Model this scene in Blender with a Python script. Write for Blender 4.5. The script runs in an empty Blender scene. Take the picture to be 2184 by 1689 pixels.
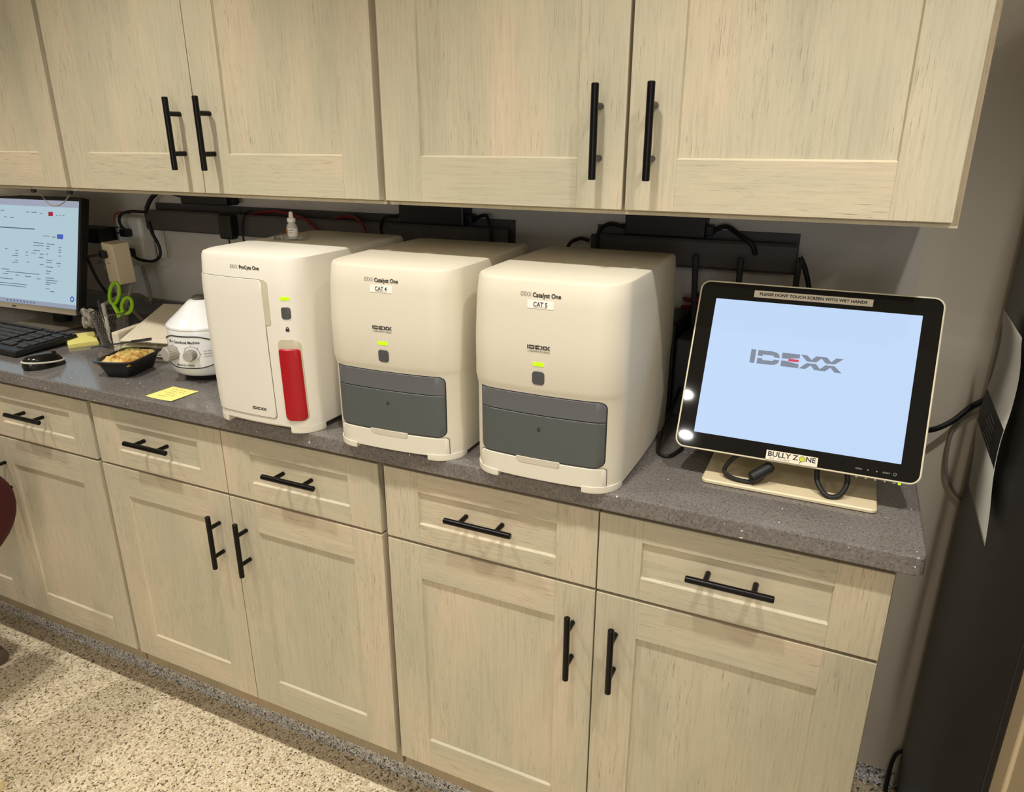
import bpy, bmesh, math, random
from mathutils import Vector, Matrix
random.seed(7)
SC = bpy.context.scene
COL = SC.collection
PI = math.pi

# ------------------------------------------------------------------ camera
CX, CY, CZ = -.1345, -1.7563, 1.5004
YAW, PITCH, ROLL, FPX = .4342, -.3394, .0011, 1540.88
cy, sy, cp, sp = math.cos(YAW), math.sin(YAW), math.cos(PITCH), math.sin(PITCH)
fw = Vector((-sy*cp, cy*cp, sp)); rt = Vector((cy, sy, 0)); up = rt.cross(fw)
cr, sr = math.cos(ROLL), math.sin(ROLL)
R_ = cr*rt + sr*up; U_ = -sr*rt + cr*up
cam = bpy.data.objects.new('camera', bpy.data.cameras.new('camera'))
COL.objects.link(cam)
M = Matrix((R_, U_, -fw)).transposed().to_4x4(); M.translation = (CX, CY, CZ)
cam.matrix_world = M
cam.data.sensor_width = 36; cam.data.lens = 36*FPX/2184; cam.data.clip_start = .05
SC.camera = cam

# ------------------------------------------------------------------ world, exposure
W_ = bpy.data.worlds.new('world'); SC.world = W_; W_.use_nodes = True
W_.node_tree.nodes['Background'].inputs[0].default_value = (1, .93, .82, 1)
W_.node_tree.nodes['Background'].inputs[1].default_value = .25
SC.view_settings.view_transform = 'Standard'; SC.view_settings.look = 'None'
SC.view_settings.gamma = 1; SC.view_settings.use_curve_mapping = False
SC.view_settings.exposure = 0.0
CEIL = 2.50; FLOOR = -.10
# ceiling downlights and added fill lamps: x, y, watts
# (x, y, watts, spot half angle or 0 for an open lamp)
LAMPS = [(-.55, -1.20, 52, 52), (-1.50, -1.20, 68, 52), (-2.60, -1.20, 54, 52), (.18, -1.20, 60, 56), (-.84, -2.70, 4.5, 0), (-.87, -3.14, 4.5, 0), (.9, -5.2, 14, 0), (1.1, -2.8, 8, 0), (1.4, -4.2, 10, 0)]  # fourth lamp added to lift the right wall; last three added as room fill
FILL_W = 20
LAMP_COL = (1.0, .965, .90)

# ------------------------------------------------------------------ helpers
def s2l(c):
    return tuple(((v/255)/12.92 if v/255 <= .04045 else ((v/255+.055)/1.055)**2.4) for v in c)
def mat(name, rgb, rough=.5, metal=0, spec=.5, emit=0, coat=0, trans=0, noise=0, nscale=40, bump=0):
    m = bpy.data.materials.new(name); m.use_nodes = True
    nt = m.node_tree; b = nt.nodes['Principled BSDF']
    c = s2l(rgb)
    b.inputs['Base Color'].default_value = (*c, 1)
    b.inputs['Roughness'].default_value = rough; b.inputs['Metallic'].default_value = metal
    b.inputs['Specular IOR Level'].default_value = spec
    b.inputs['Coat Weight'].default_value = coat
    b.inputs['Transmission Weight'].default_value = trans
    if emit:
        b.inputs['Emission Color'].default_value = (*c, 1); b.inputs['Emission Strength'].default_value = emit
    if noise or bump:
        tc = nt.nodes.new('ShaderNodeTexCoord'); n = nt.nodes.new('ShaderNodeTexNoise')
        n.inputs['Scale'].default_value = nscale; n.inputs['Detail'].default_value = 4
        nt.links.new(tc.outputs['Object'], n.inputs['Vector'])
        if noise:
            mx = nt.nodes.new('ShaderNodeMix'); mx.data_type = 'RGBA'
            mx.inputs[6].default_value = (*[v*(1-noise) for v in c], 1)
            mx.inputs[7].default_value = (*[min(1, v*(1+noise)) for v in c], 1)
            nt.links.new(n.outputs['Fac'], mx.inputs[0]); nt.links.new(mx.outputs[2], b.inputs['Base Color'])
        if bump:
            bp = nt.nodes.new('ShaderNodeBump'); bp.inputs['Strength'].default_value = bump; bp.inputs['Distance'].default_value = .001
            nt.links.new(n.outputs['Fac'], bp.inputs['Height']); nt.links.new(bp.outputs['Normal'], b.inputs['Normal'])
    return m
def glow(name, rgb, strength=1.0):
    m = bpy.data.materials.new(name); m.use_nodes = True; nt = m.node_tree
    b = nt.nodes['Principled BSDF']
    b.inputs['Base Color'].default_value = (0.01, 0.01, 0.01, 1); b.inputs['Roughness'].default_value = .35
    b.inputs['Specular IOR Level'].default_value = .15
    b.inputs['Emission Color'].default_value = (*s2l(rgb), 1); b.inputs['Emission Strength'].default_value = strength
    return m
def ramp(nt, pts, interp='LINEAR'):
    r = nt.nodes.new('ShaderNodeValToRGB'); r.color_ramp.interpolation = interp
    e = r.color_ramp.elements
    while len(e) < len(pts): e.new(.5)
    for i, (p, c) in enumerate(pts):
        e[i].position = p; e[i].color = (*c, 1) if len(c) == 3 else c
    return r
def mapped(nt, scale, rnd=True):
    tc = nt.nodes.new('ShaderNodeTexCoord'); mp = nt.nodes.new('ShaderNodeMapping')
    mp.inputs['Scale'].default_value = scale
    nt.links.new(tc.outputs['Object'], mp.inputs['Vector'])
    if rnd:
        oi = nt.nodes.new('ShaderNodeObjectInfo'); mu = nt.nodes.new('ShaderNodeMath'); mu.operation = 'MULTIPLY'
        mu.inputs[1].default_value = 37.0
        nt.links.new(oi.outputs['Random'], mu.inputs[0])
        cb = nt.nodes.new('ShaderNodeCombineXYZ')
        for k in range(3): nt.links.new(mu.outputs[0], cb.inputs[k])
        nt.links.new(cb.outputs[0], mp.inputs['Location'])
    return mp
def noise_node(nt, vec, scale, detail=4, rough=.5):
    n = nt.nodes.new('ShaderNodeTexNoise'); n.inputs['Scale'].default_value = scale
    n.inputs['Detail'].default_value = detail; n.inputs['Roughness'].default_value = rough
    nt.links.new(vec, n.inputs['Vector']); return n
def mixc(nt, fac, a, b, mode='MIX'):
    m = nt.nodes.new('ShaderNodeMix'); m.data_type = 'RGBA'; m.blend_type = mode
    for sock, v in ((m.inputs[0], fac), (m.inputs[6], a), (m.inputs[7], b)):
        if hasattr(v, 'is_linked') or hasattr(v, 'links'): nt.links.new(v, sock)
        elif isinstance(v, (int, float)): sock.default_value = v
        else: sock.default_value = (*v, 1)
    return m.outputs[2]
def wood(name, horiz=False, tint=(1, 1, 1), strong=1.0):
    m = bpy.data.materials.new(name); m.use_nodes = True; nt = m.node_tree; b = nt.nodes['Principled BSDF']
    def S(a, l): return (l, a, a) if horiz else (a, a, l)
    T = lambda c: tuple(min(1, x*t) for x, t in zip(s2l(c), tint))
    big = noise_node(nt, mapped(nt, S(5, 1.3)).outputs[0], 1.6, 3)
    base = ramp(nt, [(.32, T((196, 189, 164))), (.5, T((207, 196, 170))), (.68, T((219, 201, 174)))])
    nt.links.new(big.outputs['Fac'], base.inputs[0])
    st = noise_node(nt, mapped(nt, S(100, 4.5)).outputs[0], 2.0, 6, .66)
    sr_ = ramp(nt, [(.30, (.80, .80, .79)), (.48, (.97, .97, .97)), (.7, (1.05, 1.05, 1.04))])
    nt.links.new(st.outputs['Fac'], sr_.inputs[0])
    c1 = mixc(nt, .75*strong, base.outputs[0], sr_.outputs[0], 'MULTIPLY')
    pore = noise_node(nt, mapped(nt, S(330, 15)).outputs[0], 1.5, 4, .7)
    msk = noise_node(nt, mapped(nt, S(9, 2.5)).outputs[0], 1.5, 2)
    pr = ramp(nt, [(.57, (0, 0, 0)), (.68, (1, 1, 1))]); nt.links.new(pore.outputs['Fac'], pr.inputs[0])
    mr = ramp(nt, [(.40, (.15, .15, .15)), (.64, (.85, .85, .85))]); nt.links.new(msk.outputs['Fac'], mr.inputs[0])
    mu = nt.nodes.new('ShaderNodeMath'); mu.operation = 'MULTIPLY'
    nt.links.new(pr.outputs[0], mu.inputs[0]); nt.links.new(mr.outputs[0], mu.inputs[1])
    c2 = mixc(nt, mu.outputs[0], c1, T((128, 112, 88)))
    nt.links.new(c2, b.inputs['Base Color'])
    b.inputs['Roughness'].default_value = .42; b.inputs['Specular IOR Level'].default_value = .35
    bp = nt.nodes.new('ShaderNodeBump'); bp.inputs['Strength'].default_value = .25; bp.inputs['Distance'].default_value = .0006
    nt.links.new(pore.outputs['Fac'], bp.inputs['Height']); nt.links.new(bp.outputs['Normal'], b.inputs['Normal'])
    return m
def quartz():
    m = bpy.data.materials.new('grey_quartz'); m.use_nodes = True; nt = m.node_tree; b = nt.nodes['Principled BSDF']
    v = mapped(nt, (1, 1, 1), False).outputs[0]
    n1 = noise_node(nt, v, 220, 3); n2 = noise_node(nt, v, 9, 3)
    r1 = ramp(nt, [(.3, s2l((104, 99, 96))), (.7, s2l((136, 130, 125)))]); nt.links.new(n1.outputs['Fac'], r1.inputs[0])
    r2 = ramp(nt, [(.3, (.9, .9, .9)), (.7, (1.08, 1.08, 1.08))]); nt.links.new(n2.outputs['Fac'], r2.inputs[0])
    c = mixc(nt, 1.0, r1.outputs[0], r2.outputs[0], 'MULTIPLY')
    def specks(scale, radius, prob, colr, c, dist=.0):
        vd = nt.nodes.new('ShaderNodeTexVoronoi'); vd.inputs['Scale'].default_value = scale
        nn = noise_node(nt, v, scale*1.6, 2); vm = nt.nodes.new('ShaderNodeVectorMath'); vm.operation = 'MULTIPLY_ADD'
        vm.inputs[1].default_value = (.012, .012, .012); nt.links.new(nn.outputs['Color'], vm.inputs[0]); nt.links.new(v, vm.inputs[2])
        nt.links.new(vm.outputs[0], vd.inputs['Vector'])
        lt = nt.nodes.new('ShaderNodeMath'); lt.operation = 'LESS_THAN'; lt.inputs[1].default_value = radius
        nt.links.new(vd.outputs['Distance'], lt.inputs[0])
        sx = nt.nodes.new('ShaderNodeSeparateColor'); nt.links.new(vd.outputs['Color'], sx.inputs[0])
        l2 = nt.nodes.new('ShaderNodeMath'); l2.operation = 'LESS_THAN'; l2.inputs[1].default_value = prob
        nt.links.new(sx.outputs[0], l2.inputs[0])
        mu = nt.nodes.new('ShaderNodeMath'); mu.operation = 'MULTIPLY'
        nt.links.new(lt.outputs[0], mu.inputs[0]); nt.links.new(l2.outputs[0], mu.inputs[1])
        return mixc(nt, mu.outputs[0], c, colr)
    c = specks(230, .27, .34, s2l((48, 44, 42)), c)
    c = specks(300, .30, .18, s2l((146, 137, 128)), c)
    c = specks(75, .13, .10, s2l((235, 232, 225)), c)
    nt.links.new(c, b.inputs['Base Color']); b.inputs['Roughness'].default_value = .15
    return m
def flake(name='flake_epoxy', cols=None):
    m = bpy.data.materials.new(name); m.use_nodes = True; nt = m.node_tree; b = nt.nodes['Principled BSDF']
    v = mapped(nt, (1, 1, 1), False).outputs[0]
    vd = nt.nodes.new('ShaderNodeTexVoronoi'); vd.inputs['Scale'].default_value = 230
    nn = noise_node(nt, v, 300, 2); vm = nt.nodes.new('ShaderNodeVectorMath'); vm.operation = 'MULTIPLY_ADD'
    vm.inputs[1].default_value = (.006, .006, .006); nt.links.new(nn.outputs['Color'], vm.inputs[0]); nt.links.new(v, vm.inputs[2])
    nt.links.new(vm.outputs[0], vd.inputs['Vector'])
    sx = nt.nodes.new('ShaderNodeSeparateColor'); nt.links.new(vd.outputs['Color'], sx.inputs[0])
    r = ramp(nt, [(0, s2l((98, 84, 62))), (.07, s2l((160, 142, 112))), (.16, s2l((206, 188, 154))), (.34, s2l((222, 203, 168))), (.6, s2l((236, 220, 188))), (.84, s2l((248, 236, 212)))], 'CONSTANT')
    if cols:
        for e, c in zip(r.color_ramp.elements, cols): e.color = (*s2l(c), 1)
    nt.links.new(sx.outputs[1], r.inputs[0])
    nt.links.new(r.outputs[0], b.inputs['Base Color']); b.inputs['Roughness'].default_value = .45
    bp = nt.nodes.new('ShaderNodeBump'); bp.inputs['Strength'].default_value = .5; bp.inputs['Distance'].default_value = .001
    nt.links.new(vd.outputs['Distance'], bp.inputs['Height']); nt.links.new(bp.outputs['Normal'], b.inputs['Normal'])
    return m
def braid():
    m = bpy.data.materials.new('braided_sleeve'); m.use_nodes = True; nt = m.node_tree; b = nt.nodes['Principled BSDF']
    w = nt.nodes.new('ShaderNodeTexWave'); w.inputs['Scale'].default_value = 190; w.bands_direction = 'DIAGONAL'
    tc = nt.nodes.new('ShaderNodeTexCoord'); nt.links.new(tc.outputs['Object'], w.inputs['Vector'])
    r = ramp(nt, [(.5, s2l((30, 28, 26))), (.55, s2l((205, 195, 175)))]); nt.links.new(w.outputs['Fac'], r.inputs[0])
    nt.links.new(r.outputs[0], b.inputs['Base Color']); b.inputs['Roughness'].default_value = .7
    return m
def food_mat():
    m = bpy.data.materials.new('baked_pasta'); m.use_nodes = True; nt = m.node_tree; b = nt.nodes['Principled BSDF']
    v = mapped(nt, (1, 1, 1), False).outputs[0]; n = noise_node(nt, v, 60, 5, .6)
    r = ramp(nt, [(.30, s2l((150, 92, 40))), (.42, s2l((205, 150, 70))), (.55, s2l((236, 206, 120))), (.7, s2l((246, 228, 160)))])
    nt.links.new(n.outputs['Fac'], r.inputs[0]); nt.links.new(r.outputs[0], b.inputs['Base Color']); b.inputs['Roughness'].default_value = .4
    return m

WV = wood('pale_oak_vertical'); WH = wood('pale_oak_horizontal', True)
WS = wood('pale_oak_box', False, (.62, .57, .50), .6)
WU = wood('pale_oak_underside', False, (1, 1, 1), .6)
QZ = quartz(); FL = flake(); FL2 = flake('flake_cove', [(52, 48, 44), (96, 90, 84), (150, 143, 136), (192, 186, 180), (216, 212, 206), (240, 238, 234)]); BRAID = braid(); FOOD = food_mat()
BLK = mat('black_handle', (20, 18, 18), .3, .6)
BLKP = mat('black_plastic', (26, 25, 25), .45)
BLKR = mat('black_rubber', (18, 17, 17), .55)
BLKG = mat('black_glass', (14, 13, 13), .035, 0, .35)
CREAM = mat('cream_abs', (228, 220, 200), .42, 0, .4)
WCREAM = mat('white_cream_abs', (238, 232, 218), .42, 0, .4)
CREAM2 = mat('cream_abs_light', (234, 227, 209), .40, 0, .4)
SLATE = mat('slate_drawer', (86, 90, 88), .45)
SLATE2 = mat('slate_band', (100, 101, 103), .42)
GAP = mat('dark_gap', (28, 26, 24), .7)
SEAM = mat('seam_grey', (120, 112, 98), .6)
BTN = mat('button_grey', (80, 80, 82), .35)
INK = mat('dark_ink', (52, 48, 46), .6)
INKL = mat('grey_ink', (150, 142, 130), .6)
LBL = mat('white_label', (250, 246, 236), .55)
RED = mat('red_plastic', (176, 8, 26), .36)
LED = glow('lime_led', (196, 240, 10), 1.25)
WALLM = mat('grey_wall_paint', (226, 218, 206), .7, noise=.03, nscale=3)
WALLR = mat('light_wall_paint', (228, 218, 200), .7, noise=.03, nscale=3)
WALLW = mat('white_wall_paint', (225, 222, 214), .75, noise=.02, nscale=2)
CEILM = mat('white_ceiling', (238, 236, 230), .8, noise=.01, nscale=4)
BEIGE = mat('beige_trim_paint', (176, 158, 128), .5, noise=.03, nscale=5)
BEIGEL = mat('beige_trim_edge', (226, 208, 172), .45)
CHAN = mat('charcoal_channel', (84, 78, 76), .55, noise=.15, nscale=30)
SCRW = mat('screen_frame_cream', (232, 222, 190), .35)
BASEM = mat('cream_stand', (232, 215, 178), .4)
WHT = mat('white_plastic', (238, 234, 226), .35)
WHTB = mat('bright_white_plastic', (248, 248, 246), .25, 0, .5, coat=.3)
SILV = mat('silver_plastic', (206, 192, 170), .35, .3)
PAP = mat('yellow_note_paper', (250, 240, 140), .8, noise=.03, nscale=30)
MAROON = mat('maroon_fabric', (72, 8, 16), .85, noise=.15, nscale=200, bump=.3)
FRIDGE = mat('black_appliance_side', (44, 41, 40), .35, .0, .35, noise=.1, nscale=6)
FRIDGEB = mat('black_appliance_base', (26, 26, 24), .5)
PAPER = mat('grey_white_paper', (214, 210, 200), .6, noise=.03, nscale=8)
GREYP = mat('grey_knob', (176, 170, 162), .4)
LIME = mat('lime_rubber', (150, 205, 20), .4)
REDW = mat('red_wire', (130, 24, 28), .45)
WIREG = mat('grey_wire', (150, 142, 132), .5)
STEEL = mat('steel_mesh', (120, 112, 104), .35, .8)
TRAYM = mat('cream_rack', (242, 230, 204), .45)
CLEAR = mat('clear_plastic', (250, 250, 250), .06, 0, .5, trans=1.0)
ORANGE = mat('orange_band', (236, 140, 40), .6)
CARD = mat('pale_card', (236, 216, 160), .8, noise=.03, nscale=10)

def clear_sheet():
    m = bpy.data.materials.new('clear_sheet'); m.use_nodes = True; nt = m.node_tree
    out = nt.nodes['Material Output']; g = nt.nodes.new('ShaderNodeBsdfGlossy'); g.inputs['Roughness'].default_value = .08
    tr = nt.nodes.new('ShaderNodeBsdfTransparent'); tr.inputs[0].default_value = (.97, .97, .97, 1)
    lw = nt.nodes.new('ShaderNodeLayerWeight'); lw.inputs['Blend'].default_value = .5
    pw = nt.nodes.new('ShaderNodeMath'); pw.operation = 'POWER'; pw.inputs[1].default_value = 3.0; nt.links.new(lw.outputs['Facing'], pw.inputs[0])
    ma = nt.nodes.new('ShaderNodeMath'); ma.operation = 'MULTIPLY_ADD'; ma.inputs[1].default_value = .5; ma.inputs[2].default_value = .05; nt.links.new(pw.outputs[0], ma.inputs[0])
    mx = nt.nodes.new('ShaderNodeMixShader'); nt.links.new(ma.outputs[0], mx.inputs[0])
    nt.links.new(tr.outputs[0], mx.inputs[1]); nt.links.new(g.outputs[0], mx.inputs[2]); nt.links.new(mx.outputs[0], out.inputs['Surface'])
    return m
CLEARL = clear_sheet()

def link(o, parent=None):
    COL.objects.link(o)
    if parent is not None: o.parent = parent
    return o
def thing(name, label, cat, loc=(0, 0, 0), rz=0, group=None):
    o = bpy.data.objects.new(name, None); o.empty_display_size = .02; COL.objects.link(o)
    o.location = loc; o.rotation_euler = (0, 0, rz); o['label'] = label; o['category'] = cat
    if group: o['group'] = group
    return o
def tag(o, label, cat, group=None, kind=None):
    o['label'] = label; o['category'] = cat
    if group: o['group'] = group
    if kind: o['kind'] = kind
    return o
def struct(o):
    o['kind'] = 'structure'; return o
class MB:
    """collects shapes and links them as one mesh object"""
    def __init__(s): s.v = []; s.f = []; s.mi = []; s.m = 0; s.smooth = []
    def add(s, vs, fs, sm=False, xf=None):
        n = len(s.v); s.v += [tuple(xf @ Vector(p)) if xf else tuple(p) for p in vs]
        for f in fs: s.f.append(tuple(i+n for i in f)); s.mi.append(s.m); s.smooth.append(sm)
        return s
    def box(s, x0, x1, y0, y1, z0, z1, b=0, xf=None, seg=2):
        if b <= 0:
            vs = [(x, y, z) for x in (x0, x1) for y in (y0, y1) for z in (z0, z1)]
            return s.add(vs, [(0, 1, 3, 2), (4, 6, 7, 5), (0, 4, 5, 1), (2, 3, 7, 6), (0, 2, 6, 4), (1, 5, 7, 3)], False, xf)
        bm = bmesh.new(); bmesh.ops.create_cube(bm, size=1)
        for v in bm.verts: v.co = Vector(((x0+x1)/2+v.co.x*(x1-x0), (y0+y1)/2+v.co.y*(y1-y0), (z0+z1)/2+v.co.z*(z1-z0)))
        b = min(b, .49*min(abs(x1-x0), abs(y1-y0), abs(z1-z0)))
        bmesh.ops.bevel(bm, geom=bm.edges[:], offset=b, segments=seg, affect='EDGES', profile=.5)
        bm.verts.index_update(); s.add([v.co[:] for v in bm.verts], [[v.index for v in f.verts] for f in bm.faces], False, xf); bm.free(); return s
    def tube(s, pts, r, n=10, closed=False, rs=None):
        P = [Vector(p) for p in pts]; N = len(P); vs = []; fs = []
        prev = None
        for i, p in enumerate(P):
            if closed: t = P[(i+1) % N]-P[i-1]
            else: t = P[min(i+1, N-1)]-P[max(i-1, 0)]
            t.normalize()
            if prev is None:
                a = Vector((0, 0, 1)) if abs(t.z) < .9 else Vector((1, 0, 0)); u = t.cross(a).normalized()
            else:
                u = (prev - t*prev.dot(t)).normalized()
            prev = u; w = t.cross(u); rr = rs[i] if rs else r
            for k in range(n):
                a = 2*PI*k/n; vs.append(p+u*math.cos(a)*rr+w*math.sin(a)*rr)
        for i in range(N if closed else N-1):
            for k in range(n):
                a, b_ = i*n+k, i*n+(k+1) % n; c, d = ((i+1) % N)*n+(k+1) % n, ((i+1) % N)*n+k
                fs.append((a, b_, c, d))
        if not closed: fs += [tuple(range(n-1, -1, -1)), tuple(range((N-1)*n, N*n))]
        return s.add([v[:] for v in vs], fs, True)
    def lathe(s, prof, n=32, c=(0, 0, 0), cap=True, xf=None):
        vs = []; fs = []
        for r, z in prof:
            for k in range(n):
                a = 2*PI*k/n; vs.append((c[0]+r*math.cos(a), c[1]+r*math.sin(a), c[2]+z))
        for i in range(len(prof)-1):
            for k in range(n): fs.append((i*n+k, i*n+(k+1) % n, (i+1)*n+(k+1) % n, (i+1)*n+k))
        if cap: fs += [tuple(range(n-1, -1, -1)), tuple(range((len(prof)-1)*n, len(prof)*n))]
        return s.add(vs, fs, True, xf)
    def loft(s, rings, caps=True, sm=True):
        n = len(rings[0]); vs = [p for r in rings for p in r]; fs = []
        for i in range(len(rings)-1):
            for k in range(n): fs.append((i*n+k, i*n+(k+1) % n, (i+1)*n+(k+1) % n, (i+1)*n+k))
        if caps: fs += [tuple(range(n-1, -1, -1)), tuple(range((len(rings)-1)*n, len(rings)*n))]
        return s.add(vs, fs, sm)
    def build(s, name, mats, parent=None, loc=None, auto=35, rot=None):
        me = bpy.data.meshes.new(name); me.from_pydata(s.v, [], s.f)
        if not isinstance(mats, (list, tuple)): mats = [mats]
        for m in mats: me.materials.append(m)
        for p, mi, sm in zip(me.polygons, s.mi, s.smooth): p.material_index = mi; p.use_smooth = sm
        bm = bmesh.new(); bm.from_mesh(me); bmesh.ops.recalc_face_normals(bm, faces=bm.faces)
        for e in bm.edges:
            if len(e.link_faces) == 2 and e.calc_face_angle(0) > math.radians(auto): e.smooth = False
        bm.to_mesh(me); bm.free(); me.update()
        o = bpy.data.objects.new(name, me); link(o, parent)
        if loc: o.location = loc
        if rot: o.rotation_euler = rot
        return o
def bez(pts, n=8):
    """smooth path through points (Catmull-Rom)"""
    P = [Vector(p) for p in pts]; out = []
    for i in range(len(P)-1):
        p0 = P[max(i-1, 0)]; p1 = P[i]; p2 = P[i+1]; p3 = P[min(i+2, len(P)-1)]
        for k in range(n):
            t = k/n
            out.append(.5*((2*p1)+(-p0+p2)*t+(2*p0-5*p1+4*p2-p3)*t*t+(-p0+3*p1-3*p2+p3)*t**3))
    out.append(P[-1]); return out
def wire(name, pts, r, m, label=None, parent=None, n=8, cat='cable', group=None, mk=None):
    o = MB().tube(bez(pts, n), r).build(name, m, parent)
    if label: tag(o, label, cat, group)
    return o
def text_verts(body, size, align='CENTER', bold=0, spacing=1.0, shear=0, sx=1.0, fit=0):
    cu = bpy.data.curves.new('t', 'FONT'); cu.body = body; cu.size = size; cu.align_x = align; cu.align_y = 'CENTER'
    cu.offset = bold; cu.space_character = spacing; cu.shear = shear; cu.resolution_u = 3
    ob = bpy.data.objects.new('t', cu); COL.objects.link(ob)
    dg = bpy.context.evaluated_depsgraph_get(); me = bpy.data.meshes.new_from_object(ob.evaluated_get(dg))
    vs = [(v.co.x*sx, v.co.y) for v in me.vertices]; fs = [tuple(p.vertices) for p in me.polygons]
    bpy.data.objects.remove(ob); bpy.data.curves.remove(cu); bpy.data.meshes.remove(me)
    if fit:
        a, b = min(v[0] for v in vs), max(v[0] for v in vs); k = fit/(b-a); vs = [((v[0]-(a+b)/2)*k, v[1]) for v in vs]
    return vs, fs
def text(mb, body, size, fn, **k):
    vs, fs = text_verts(body, size, **k); mb.add([fn(x, y) for x, y in vs], fs); return mb
# logo of split letters, unit height 1, width about 4.35 (I, D, E, X, X)
def logo_polys():
    P = []
    P.append([(0, 0), (.34, 0), (.34, 1), (0, 1)])
    P.append([(.5, .58), (.84, .58), (.84, .70), (1.55, .70), (1.66, .58), (2.02, .58), (1.96, .80), (1.80, .94), (1.5, 1), (.5, 1)])
    P.append([(.5, .42), (.5, 0), (1.5, 0), (1.80, .06), (1.96, .20), (2.02, .42), (1.66, .42), (1.55, .30), (.84, .30), (.84, .42)])
    P.append([(2.15, .58), (2.49, .58), (2.49, .72), (3.35, .72), (3.35, 1), (2.15, 1)])
    P.append([(2.15, .42), (2.15, 0), (3.35, 0), (3.35, .28), (2.49, .28), (2.49, .42)])
    def zig(x0):
        return [(x0, 1), (x0+.42, 1), (x0+.75, .70), (x0+1.02, 1), (x0+1.72, 1), (x0+2.05, .70), (x0+2.32, 1), (x0+2.80, 1),
                (x0+2.28, .56), (x0+1.70, .56), (x0+1.38, .88), (x0+1.08, .56), (x0+.46, .56)]
    z = zig(3.4)
    P.append(z); P.append([(x, 1-y) for x, y in z][::-1])
    return P
RED_BAR = [(2.62, .42), (3.32, .42), (3.32, .60), (2.62, .60)]
def logo(mb, h, fn, polys=None):
    W = 6.2
    for p in (polys or logo_polys()):
        bm = bmesh.new(); vs = [bm.verts.new((x, y, 0)) for x, y in p]; f = bm.faces.new(vs)
        r = bmesh.ops.triangulate(bm, faces=[f]); bm.verts.index_update()
        mb.add([fn((v.co.x-W/2)*h, (v.co.y-.5)*h) for v in bm.verts], [[v.index for v in f.verts] for f in bm.faces]); bm.free()
    return mb
def wood_panel(w, h, stile, rail, drawer=False, t=.019, rec=.006):
    """shaker front: local x 0..w, z 0..h, front face at y=0, back at y=t. slots: 0 vertical grain 1 horizontal grain"""
    mb = MB(); b = .0007
    mb.m = 0; mb.box(0, stile, 0, t, 0, h, b, seg=1); mb.box(w-stile, w, 0, t, 0, h, b, seg=1)
    mb.m = 1; mb.box(stile, w-stile, 0, t, 0, rail, b, seg=1); mb.box(stile, w-stile, 0, t, h-rail, h, b, seg=1)
    mb.m = 1 if drawer else 0
    mb.box(stile-.003, w-stile+.003, rec, t-.001, rail-.003, h-rail+.003)
    # small cove between frame and panel
    c = .0022
    x0, x1, z0, z1 = stile, w-stile, rail, h-rail
    mb.m = 0
    mb.add([(x0, .0015, z0), (x0+c, rec, z0+c), (x0+c, rec, z1-c), (x0, .0015, z1)], [(0, 1, 2, 3)])
    mb.add([(x1, .0015, z0), (x1-c, rec, z0+c), (x1-c, rec, z1-c), (x1, .0015, z1)], [(0, 1, 2, 3)])
    mb.m = 1
    mb.add([(x0, .0015, z0), (x0+c, rec, z0+c), (x1-c, rec, z0+c), (x1, .0015, z0)], [(0, 1, 2, 3)])
    mb.add([(x0, .0015, z1), (x0+c, rec, z1-c), (x1-c, rec, z1-c), (x1, .0015, z1)], [(0, 1, 2, 3)])
    return mb
HL = .146; HP = .040; HR = .0062; HO = .034
def handle(parent, x, z, vert):
    mb = MB()
    def rod(a, b, r):
        a, b = Vector(a), Vector(b); d = (b-a).normalized(); e = .0012
        mb.tube([a, a+d*e, a+d*e*1.01, b-d*e*1.01, b-d*e, b], r, 16, rs=[r-e, r, r, r, r, r-e])
    if vert:
        rod((x, -HO, z-HL/2), (x, -HO, z+HL/2), HR)
        for s in (-1, 1): rod((x, 0, z+s*HP), (x, -HO, z+s*HP), .0052)
    else:
        rod((x-HL/2, -HO, z), (x+HL/2, -HO, z), HR)
        for s in (-1, 1): rod((x+s*HP, 0, z), (x+s*HP, -HO, z), .0052)
    return mb.build('handle', BLK, parent)

# ------------------------------------------------------------------ room
YU, YL = -.553, -.629
struct(MB().box(-4.2, 2.5, -7, .02, FLOOR-.05, FLOOR).build('floor', FL))
struct(MB().box(-4.2, 2.5, -7, .02, CEIL, CEIL+.05).build('ceiling', CEILM))
wb = MB(); wb.box(-4.2, .002, 0, .06, FLOOR, CEIL); wb.m = 1; wb.box(.002, 2.5, -.001, .06, FLOOR, CEIL); struct(wb.build('wall_back', [WALLM, WALLR]))
struct(MB().box(-4.26, -4.2, -7, .06, FLOOR, CEIL).build('wall_left', WALLW))
struct(MB().box(2.5, 2.56, -7, .06, FLOOR, CEIL).build('wall_right', WALLW))
struct(MB().box(-4.2, 2.5, -7.06, -7, FLOOR, CEIL).build('wall_front', WALLW))
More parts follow.
